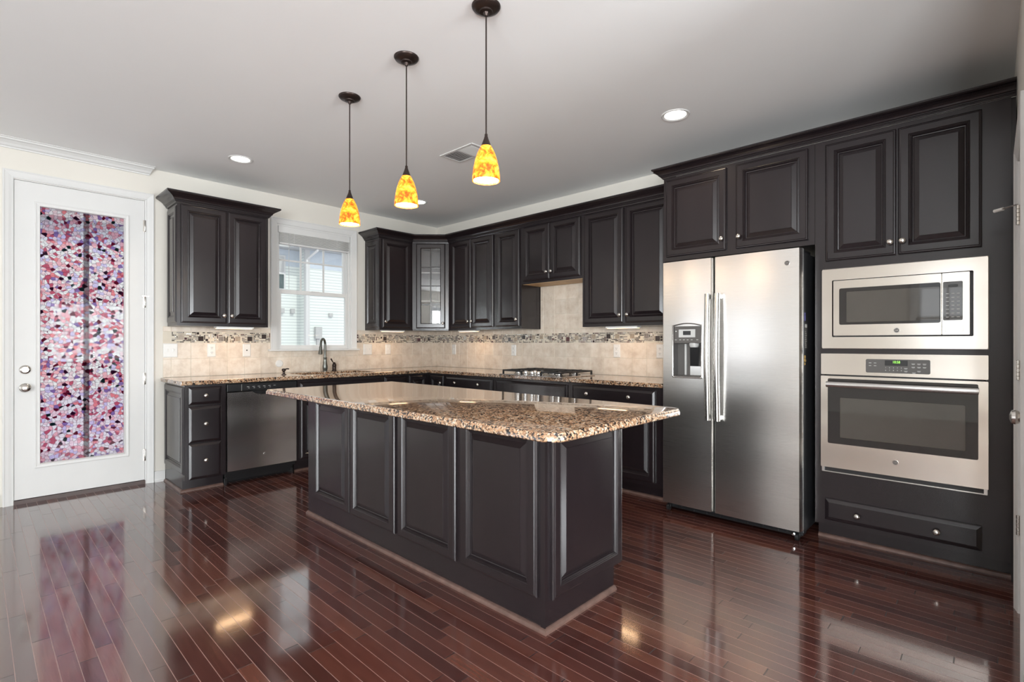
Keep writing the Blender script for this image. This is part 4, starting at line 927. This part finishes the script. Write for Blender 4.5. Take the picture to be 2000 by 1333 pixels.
    g.box(y0 + 0.01, y1 - 0.01, 0.62, 0.699, 0.028, 0.068); g.build('toe_grille', M['black'], e)
    for a in (y0 + 0.03, y1 - 0.035): MB(FB).lathe(FB(a - 0.012, 0.725, 0.024), (0, -1, 0), [(0.020, 0), (0.024, 0.003), (0.024, 0.021), (0.020, 0.024)], 16).build('wheel', M['black'], e, smooth=True)
    MB(FB).lathe(FB(y1 - 0.05, 0.745, 0.045), (-1, 0, 0), [(0.010, 0), (0.010, 0.012), (0.004, 0.014)], 12).build('level_screw', M['chrome'], e)
    MB(FB).box(y1 - 0.10, y1 - 0.004, 0.55, 0.74, 1.785, 1.800).build('hinge_cover', M['black'], e)
    # labels on the black side (faces -y)
    FS = Fr(1, 0, 0, -1)
    yb = y1 - 0.004
    MB(FS).box(-0.695, -0.668, yb, yb + 0.0006, 1.36, 1.41).build('printed_label', M['blue_print'], e, label='small violet sticker')
    lb = MB(FS).box(-0.688, -0.634, yb, yb + 0.0006, 1.185, 1.345).build('printed_label', M['grey_plastic'], e, label='grey rating sticker')
    ln = MB(FS)
    for k in range(9): ln.box(-0.684, -0.640 - 0.01 * (k % 3), yb + 0.0006, yb + 0.0010, 1.195 + k * 0.012, 1.198 + k * 0.012)
    ln.box(-0.684, -0.638, yb + 0.0006, yb + 0.0010, 1.318, 1.338); ln.build('printed_lines', M['mark'], lb)
    mg = MB(FS)
    mg.lathe(FS(-0.690, yb, 1.135), (0, -1, 0), [(0.012, 0), (0.012, 0.003), (0.006, 0.006)], 12).lathe(FS(-0.697, yb, 1.115), (0, -1, 0), [(0.010, 0), (0.010, 0.003), (0.004, 0.006)], 12).lathe(FS(-0.680, yb, 1.112), (0, -1, 0), [(0.011, 0), (0.010, 0.003), (0.004, 0.006)], 12).lathe(FS(-0.688, yb, 1.092), (0, -1, 0), [(0.009, 0), (0.007, 0.003), (0.003, 0.005)], 12)
    tag(mg.build('fridge_magnet', M['gold'], None, smooth=True), 'small gold magnet stuck on the black side of the refrigerator', 'magnet')
fridge()

# ------------------------------------------------------------------ built-in microwave and oven
FBT = 0.594
def rrect(F, a0, a1, c0, c1, b, r, i=0.0, seg=4):
    a0 += i; a1 -= i; c0 += i; c1 -= i; pts = []
    for ca, cc, s in ((a1 - r, c1 - r, 0), (a0 + r, c1 - r, 90), (a0 + r, c0 + r, 180), (a1 - r, c0 + r, 270)):
        for k in range(seg + 1): t = math.radians(s + 90 * k / seg); pts.append(F(ca + r * math.cos(t), b, cc + r * math.sin(t)))
    return pts
def rpanel(F, a0, a1, c0, c1, b0, b1, r, name, m, parent, label=None, ch=0.0008):
    return MB(F).loops([rrect(F, a0, a1, c0, c1, b0, r), rrect(F, a0, a1, c0, c1, b1 - ch, r), rrect(F, a0, a1, c0, c1, b1, r, ch)]).build(name, M[m], parent, label=label)
def microwave():
    e = thing('built_in_microwave', 'stainless built-in microwave in the tower above the oven', 'microwave', FB(4.966, 0.5, 1.19))
    b = FBT + 0.001
    MB(FB).box(4.66, 5.275, 0.10, FBT - 0.004, 1.265, 1.598).build('body', M['black'], e)
    t = MB(FB); pr = [(0, b), (0, b + 0.020), (0.003, b + 0.022), (0.040, b + 0.022)]
    ls = []
    for i, bb in pr: ls.append(rrect(FB, 4.588, 5.345, 1.187, 1.675, bb, 0.004, i, 1))
    # inner opening rings
    def mixr(a0, a1, c0, c1, bb): return rrect(FB, a0, a1, c0, c1, bb, 0.004, 0, 1)
    ls = ls[:3] + [mixr(4.645, 5.286, 1.258, 1.604, b + 0.022), mixr(4.645, 5.286, 1.258, 1.604, b)]
    t.loops(ls, False, False).build('trim_kit', M['steel_wave'], e, label='wide stainless trim frame')
    g = MB(FB).box(4.645, 5.286, b - 0.03, b - 0.026, 1.258, 1.604).build('recess', M['black'], e)
    d = rpanel(FB, 4.652, 5.1575, 1.266, 1.600, b - 0.02, b + 0.026, 0.004, 'door', 'steel_wave', e)
    rpanel(FB, 4.683, 5.154, 1.332, 1.552, b + 0.026, b + 0.0268, 0.010, 'door_glass', 'smoked', d)
    rpanel(FB, 4.720, 5.150, 1.346, 1.530, b + 0.0268, b + 0.0272, 0.004, 'viewing_window', 'smoked_in', d)
    badge(FB, 4.963, 1.294, b + 0.026, d, 0.014)
    p = rpanel(FB, 5.1595, 5.272, 1.266, 1.600, b - 0.02, b + 0.026, 0.004, 'control_panel', 'steel_wave', e)
    k = rpanel(FB, 5.164, 5.244, 1.344, 1.552, b + 0.026, b + 0.0268, 0.006, 'keypad', 'smoked_in', p)
    rpanel(FB, 5.185, 5.225, 1.522, 1.536, b + 0.0268, b + 0.0274, 0.006, 'display', 'black', k)
    mk = MB(FB)
    for r_ in range(7):
        for q in range(3): mk.box(5.176 + q * 0.022, 5.188 + q * 0.022, b + 0.0268, b + 0.0272, 1.360 + r_ * 0.021, 1.363 + r_ * 0.021)
    mk.build('button_marks', M['mark'], k)
    rpanel(FB, 5.173, 5.246, 1.283, 1.313, b + 0.026, b + 0.029, 0.004, 'open_button', 'steel', p)
microwave()
def oven():
    e = thing('wall_oven', 'stainless built-in wall oven with a green clock reading 10:58', 'oven', FB(4.964, 0.5, 0.43))
    b = FBT + 0.001
    MB(FB).box(4.61, 5.325, 0.06, FBT - 0.004, 0.452, 1.138).build('body', M['black'], e)
    p = rpanel(FB, 4.586, 5.344, 1.030, 1.158, b, b + 0.024, 0.004, 'control_panel', 'steel_wave', e)
    k = rpanel(FB, 4.817, 5.111, 1.049, 1.128, b + 0.024, b + 0.0265, 0.008, 'keypad', 'grey_plastic', p)
    rpanel(FB, 4.908, 5.012, 1.092, 1.122, b + 0.0265, b + 0.027, 0.002, 'display', 'black', k)
    text('10:58', FB, 4.961, b + 0.0276, 1.112, 0.020, 'clock_digits', M['green_led'], k, stretch=0.8)
    mk = MB(FB)
    for a in (4.838, 4.862):
        for c in (1.106, 1.090): mk.box(a - 0.006, a + 0.006, b + 0.0265, b + 0.0270, c - 0.0012, c + 0.0012)
    for a, c in ((5.037, 1.104), (5.062, 1.104), (5.086, 1.104), (5.037, 1.086), (5.062, 1.086), (5.086, 1.086), (5.062, 1.064), (5.004, 1.078), (5.004, 1.062), (5.040, 1.054)):
        mk.box(a - 0.008, a + 0.008, b + 0.0265, b + 0.0270, c, c + 0.002); mk.box(a - 0.006, a + 0.006, b + 0.0265, b + 0.0270, c - 0.004, c - 0.0022)
    mk.build('button_marks', M['mark'], k)
    for r_, row in enumerate(('12345', '67890')):
        for q, ch in enumerate(row): text(ch, FB, 4.912 + q * 0.018, b + 0.0268, 1.080 - r_ * 0.015, 0.009, 'key_digit', M['mark'], k, 0.0003)
    d = rpanel(FB, 4.586, 5.344, 0.462, 1.022, b, b + 0.030, 0.005, 'oven_door', 'steel_wave', e, 'stainless oven door')
    gl = rpanel(FB, 4.624, 5.305, 0.610, 1.006, b + 0.030, b + 0.0312, 0.008, 'door_glass', 'smoked', d)
    rpanel(FB, 4.688, 5.255, 0.650, 0.892, b + 0.0312, b + 0.0316, 0.006, 'viewing_window', 'smoked_in', gl)
    hn = MB(FB)
    ls = []
    for k_ in range(13):
        a = 4.622 + (5.307 - 4.622) * k_ / 12; bb = b + 0.062 + 0.010 * math.sin(math.pi * k_ / 12)
        ls.append([FB(a, bb + 0.013 * math.cos(t), 0.972 + 0.018 * math.sin(t)) for t in [math.radians(q * 36) for q in range(10)]])
    hd = hn.loops(ls).build('oven_handle', M['steel'], d, smooth=True)
    MB(FB).box(4.630, 4.655, b + 0.031, b + 0.058, 0.960, 0.984).box(5.275, 5.300, b + 0.031, b + 0.058, 0.960, 0.984).build('handle_mount', M['steel'], hd, bevel=0.003)
    badge(FB, 4.957, 0.542, b + 0.030, d, 0.014)
    v = MB(FB).box(4.590, 5.340, b, b + 0.018, 0.431, 0.437).box(4.590, 4.604, b, b + 0.018, 0.437, 0.460).box(5.326, 5.340, b, b + 0.018, 0.437, 0.460)
    v.build('vent_trim', M['steel'], e); MB(FB).box(4.604, 5.326, b, b + 0.006, 0.437, 0.460).build('vent_slot', M['black'], e)
oven()

# ------------------------------------------------------------------ island
def island():
    e = thing('kitchen_island', 'dark panelled kitchen island base in the centre of the floor', 'kitchen island', (-2.27, -2.89, 0))
    x0, x1, y0, y1 = -2.569, -1.962, -1.783, -3.990
    MB().wbox(x0, x1, y1, y0, 0.112, CTOP).wbox(x0, x1 - 0.075, y1, y0, 0.0, 0.112).build('body', M['cab'], e)
    for a0, a1 in ((1.894, 2.388), (2.400, 2.893), (2.925, 3.425), (3.464, 3.955)):
        panel(FB, a0, a1, 0.137, 0.855, -x0 + 0.0005, 'side_panel', e)
    panel(FA, -2.537, -1.983, 0.128, 0.855, -y1 + 0.0005, 'end_panel', e)
    MB().wbox(x0 - 0.006, x0, y1 - 0.004, y1 + 0.020, 0.020, CTOP).build('corner_strip', M['cab'], e)
    for k in range(3):
        c0 = 1.80 + k * 0.73
        FI = Fr(0, 1, 1, 0)
        d = MB(FI).nest(-c0 - 0.715, -c0 - 0.010, 0.137, 0.855, door_prof(x1 + 0.0005)).build('door', M['cab'], e)
        MB(FI).lathe(FI(-c0 - 0.06, x1 + 0.0205, 0.79), (1, 0, 0), KN, 14).build('knob', M['nickel'], d, smooth=True)
    pr = [(0, 0), (0.019, 0), (0.018, 0.008), (0.013, 0.015), (0.006, 0.019), (0, 0.020)]
    struct(MB().sweep(pr, [(x1 - 0.075, y0), (x0, y0)][::1] and [(x0, y0), (x0, y1), (x1 - 0.075, y1)][::-1][::-1]).build('trim_6', M['shoe']), 'brown shoe moulding around the island foot')
    # countertop with rounded near corners and an ogee edge
    X0, X1, Y0, Y1 = -2.889, -1.908, -4.297, -1.842
    def lp(i, z):
        pts = []
        for cx_, cy_, r, s in ((X1, Y1, 0.012, 0), (X0, Y1, 0.012, 90), (X0, Y0, 0.078, 180), (X1, Y0, 0.055, 270)):
            r2 = max(0.002, r - i); ca = cx_ + (-i - r2 if cx_ == X1 else i + r2); cb = cy_ + (-i - r2 if cy_ == Y1 else i + r2)
            for k in range(7): t = math.radians(s + 15 * k); pts.append((ca + r2 * math.cos(t), cb + r2 * math.sin(t), z))
        return pts
    c = MB().loops([lp(0.010, 0.880), lp(0.004, 0.881), lp(0.0, 0.885), lp(0.0, 0.899), lp(0.004, 0.905), (lp(0.006, 0.907)), lp(0.008, 0.912), lp(0.013, 0.914)])
    tag(c.build('island_countertop', M['granite'], None, smooth=True), 'polished speckled granite slab topping the island', 'countertop')
island()

# ------------------------------------------------------------------ lights on ceiling and under cabinets
def pendant():
    x, y, z0 = -2.626, -3.690, 1.957
    e = thing('pendant_lamp', 'nearest amber glass pendant lamp over the island, hanging over its near end', 'pendant lamp', (x, y, z0), 'amber pendant lamps over the island')
    MB().lathe((x, y, H), (0, 0, -1), [(0.066, 0), (0.066, 0.004), (0.060, 0.012), (0.044, 0.018), (0.030, 0.022), (0.029, 0.028), (0.014, 0.031), (0.007, 0.045)], 32).build('canopy', M['bronze'], e, smooth=True)
    MB().lathe((x, y, H - 0.04), (0, 0, -1), [(0.0035, 0), (0.0035, H - 0.04 - 2.160)], 10).build('cord', M['bronze'], e, smooth=True)
    MB().lathe((x, y, 2.172), (0, 0, -1), [(0.004, 0), (0.007, 0.004), (0.007, 0.012), (0.011, 0.025), (0.023, 0.056), (0.024, 0.060)], 20).build('socket_cap', M['bronze'], e, smooth=True)
    prof = [(0.024, 2.114), (0.033, 2.098), (0.042, 2.078), (0.051, 2.050), (0.058, 2.018), (0.0625, 1.985), (0.0635, 1.957)]
    s = MB().lathe((x, y, 0), (0, 0, 1), prof, 32, False).lathe((x, y, 0), (0, 0, 1), [(r - 0.003, z) for r, z in prof], 32, False)
    s.cur = 0; n = 32
    sh = s.build('lamp_shade', [M['amber']], e, smooth=True, label='glowing amber and orange mottled glass shade')
    MB().lathe((x, y, 2.10), (0, 0, -1), [(0.012, 0), (0.016, 0.03), (0.034, 0.062), (0.056, 0.100), (0.0585, 0.125), (0.054, 0.138), (0.03, 0.1405)], 24).build('bulb', M['bulb'], e, smooth=True)
    return e
P0 = pendant()
dup(P0, (-2.632, -3.080, 1.957), 'middle amber glass pendant lamp of the three over the island')
dup(P0, (-2.620, -2.460, 1.957), 'farthest amber glass pendant lamp over the island, nearest the window wall')
for (x, y) in ((-2.626, -3.690), (-2.632, -3.080), (-2.620, -2.460)):
    light('pendant_glow', 'POINT', (x, y, 1.94), (0, 0, 0), 3.0, (1.0, 0.72, 0.42), radius=0.05)
def recessed():
    x, y = -0.995, -3.815
    e = thing('recessed_light', 'round recessed ceiling light in front of the refrigerator cabinet', 'ceiling light', (x, y, H))
    MB().lathe((x, y, H), (0, 0, -1), [(0.092, 0), (0.092, 0.003), (0.088, 0.006), (0.074, 0.004), (0.070, 0.0005)], 40, False).build('trim_ring', M['white'], e, smooth=True)
    MB().lathe((x, y, H - 0.0005), (0, 0, -1), [(0.070, 0), (0.060, 0.003), (0.03, 0.004), (0.002, 0.004)], 36, False).build('lamp_lens', M['lens'], e, smooth=True)
    return e
R0 = recessed()
dup(R0, (-2.70, -0.82, H), 'round recessed ceiling light in front of the left wall cabinet')
dup(R0, (-0.91, -0.84, H), 'round recessed ceiling light near the kitchen corner, partly behind the middle pendant')
for (x, y) in ((-0.995, -3.815), (-2.70, -0.82), (-0.91, -0.84)):
    light('recessed_glow', 'SPOT', (x, y, H - 0.02), (0, 0, 0), 18, (1.0, 0.80, 0.58), radius=0.05, spot=(130, 0.6))
def vent():
    X0, X1, Y0, Y1 = -1.615, -1.395, -2.475, -2.085
    e = thing('ceiling_vent', 'rectangular white louvred air vent in the ceiling behind the nearest pendant', 'air vent', ((X0 + X1) / 2, (Y0 + Y1) / 2, H))
    def P(u, v, w): return (u, v, w)
    MB().cells([X0, X0 + 0.022, X1 - 0.022, X1], [Y0, Y0 + 0.022, (Y0 + Y1) / 2 - 0.008, (Y0 + Y1) / 2 + 0.008, Y1 - 0.022, Y1],
               lambda u, v: not (X0 + 0.022 < u < X1 - 0.022 and (Y0 + 0.022 < v < (Y0 + Y1) / 2 - 0.008 or (Y0 + Y1) / 2 + 0.008 < v < Y1 - 0.022)), P, H - 0.006, H - 0.0005).build('vent_frame', M['white'], e, weld=True)
    MB().wbox(X0 + 0.01, X1 - 0.01, Y0 + 0.01, Y1 - 0.01, H - 0.0012, H - 0.0005).build('duct', M['dark_slot'], e)
    s = MB()
    for k in range(8):
        y = Y0 + 0.034 + k * 0.019; s.add([(X0 + 0.022, y, H - 0.002), (X1 - 0.022, y, H - 0.002), (X1 - 0.022, y + 0.009, H - 0.009), (X0 + 0.022, y + 0.009, H - 0.009)], [(0, 1, 2, 3)])
    for k in range(8):
        y = Y1 - 0.034 - k * 0.019; s.add([(X0 + 0.022, y, H - 0.002), (X1 - 0.022, y, H - 0.002), (X1 - 0.022, y - 0.014, H - 0.007), (X0 + 0.022, y - 0.014, H - 0.007)], [(0, 1, 2, 3)])
    o = s.build('louvre', M['white'], e); m_ = o.modifiers.new('thick', 'SOLIDIFY'); m_.thickness = 0.0012
vent()
def strip(F, a0, a1, label, m='led', lit=True):
    e = thing('under_cabinet_light', label, 'cabinet light', F((a0 + a1) / 2, 0.24, UB - 0.016))
    MB(F).box(a0, a1, 0.205, 0.275, UB - 0.016, UB - 0.0005).build('housing', M['white_plastic'] if lit else M['black'], e)
    MB(F).box(a0 + 0.012, a1 - 0.012, 0.212, 0.268, UB - 0.019, UB - 0.016).build('lens', M[m] if lit else M['light_grey'], e)
    if lit:
        x, y, _ = F((a0 + a1) / 2, 0.24, 0)
        l = light('under_cabinet_glow', 'AREA', (x, y, UB - 0.022), (0, 0, 0 if F is FA else R90), 0.75, (1.0, 0.64, 0.36), a1 - a0 - 0.03, 0.04)
strip(FA, -2.72, -2.40, 'warm light bar under the cabinet left of the window')
strip(FB, 2.80, 3.12, 'warm light bar under the cabinet beside the refrigerator')
strip(FA, -0.99, -0.70, 'light bar under the cabinet right of the window')
strip(FB, 0.75, 1.05, 'light bar under the two-door cabinet next to the corner')

# ------------------------------------------------------------------ outside
def outdoors():
    g = MB().wbox(-30, 30, 0.15, 60, -0.35, -0.16).build('ground', M['patio']); struct(g, 'pale ground outside')
    e = thing('neighbour_house', 'pale sided neighbouring house seen through the sink window', 'house', (4.5, 14, -0.16))
    yb = 14.0
    MB().wbox(4.62, 20, yb, yb + 6, -0.16, 4.85).wbox(-14, 4.62, yb + 0.5, yb + 6, -0.16, 4.85).build('wall', M['siding'], e)
    MB().wbox(4.60, 4.78, yb - 0.02, yb + 0.0, -0.16, 4.85).wbox(4.60, 4.62, yb, yb + 0.12, -0.16, 4.85).build('corner_board', M['white'], e)
    r = MB().wbox(4.0, 20.5, yb - 0.5, yb + 6.5, 4.85, 5.03).wbox(-14, 4.0, yb + 0.0, yb + 6.5, 4.85, 5.03)
    r.build('roof', M['light_grey'], e)
    MB().wbox(4.78, 20, yb - 0.015, yb, 4.15, 4.84).wbox(-14, 4.6, yb + 0.485, yb + 0.5, 4.2, 4.84).build('eave_shade_band', simple('blue_grey_eave_shade', (0.58, 0.64, 0.70), 0.6), e, label='painted blue grey shade under the eaves')  # shaded siding below the eave, painted as a separate band
    MB().wbox(4.0, 20.5, yb - 0.62, yb - 0.5, 4.87, 5.01).build('gutter', M['white'], e)
    MB().tube([(4.85, yb - 0.56, 4.9), (4.85, yb - 0.5, 4.78), (4.62, yb - 0.1, 4.45), (4.62, yb - 0.08, 0.0)], 0.05, 8).build('downspout', M['white'], e)
    wn = MB().wbox(2.90, 4.03, yb + 0.44, yb + 0.5, 3.25, 4.60).build('window', M['white'], e)
    MB().wbox(2.97, 3.96, yb + 0.42, yb + 0.44, 3.32, 3.86).build('pane', M['out_dark'], wn); MB().wbox(2.97, 3.96, yb + 0.42, yb + 0.44, 3.96, 4.53).build('pane', M['light_grey'], wn)
    for x in (3.90, 4.30): MB().wbox(x - 0.07, x + 0.07, yb + 0.38, yb + 0.5, 2.38, 2.56).build('vent_cap', M['light_grey'], e)
    MB().wbox(5.55, 5.70, yb - 0.08, yb, 2.28, 2.42).build('vent_cap', M['light_grey'], e)
    MB().wbox(4.96, 5.22, yb - 0.14, yb, 1.40, 1.86).wbox(5.04, 5.14, yb - 0.08, yb, 1.05, 1.40).build('meter_box', M['light_grey'], e)
    # dark post standing close behind the glazed door
    p = thing('porch_post', 'slim dark post standing outside behind the stained-glass door', 'post', (-3.56, 0.30, -0.16))
    MB().wbox(-3.575, -3.540, 0.28, 0.32, -0.16, 2.75).build('shaft', M['post'], p); MB().wbox(-3.60, -3.515, 0.255, 0.345, -0.16, -0.10).build('foot', M['post'], p)
outdoors()
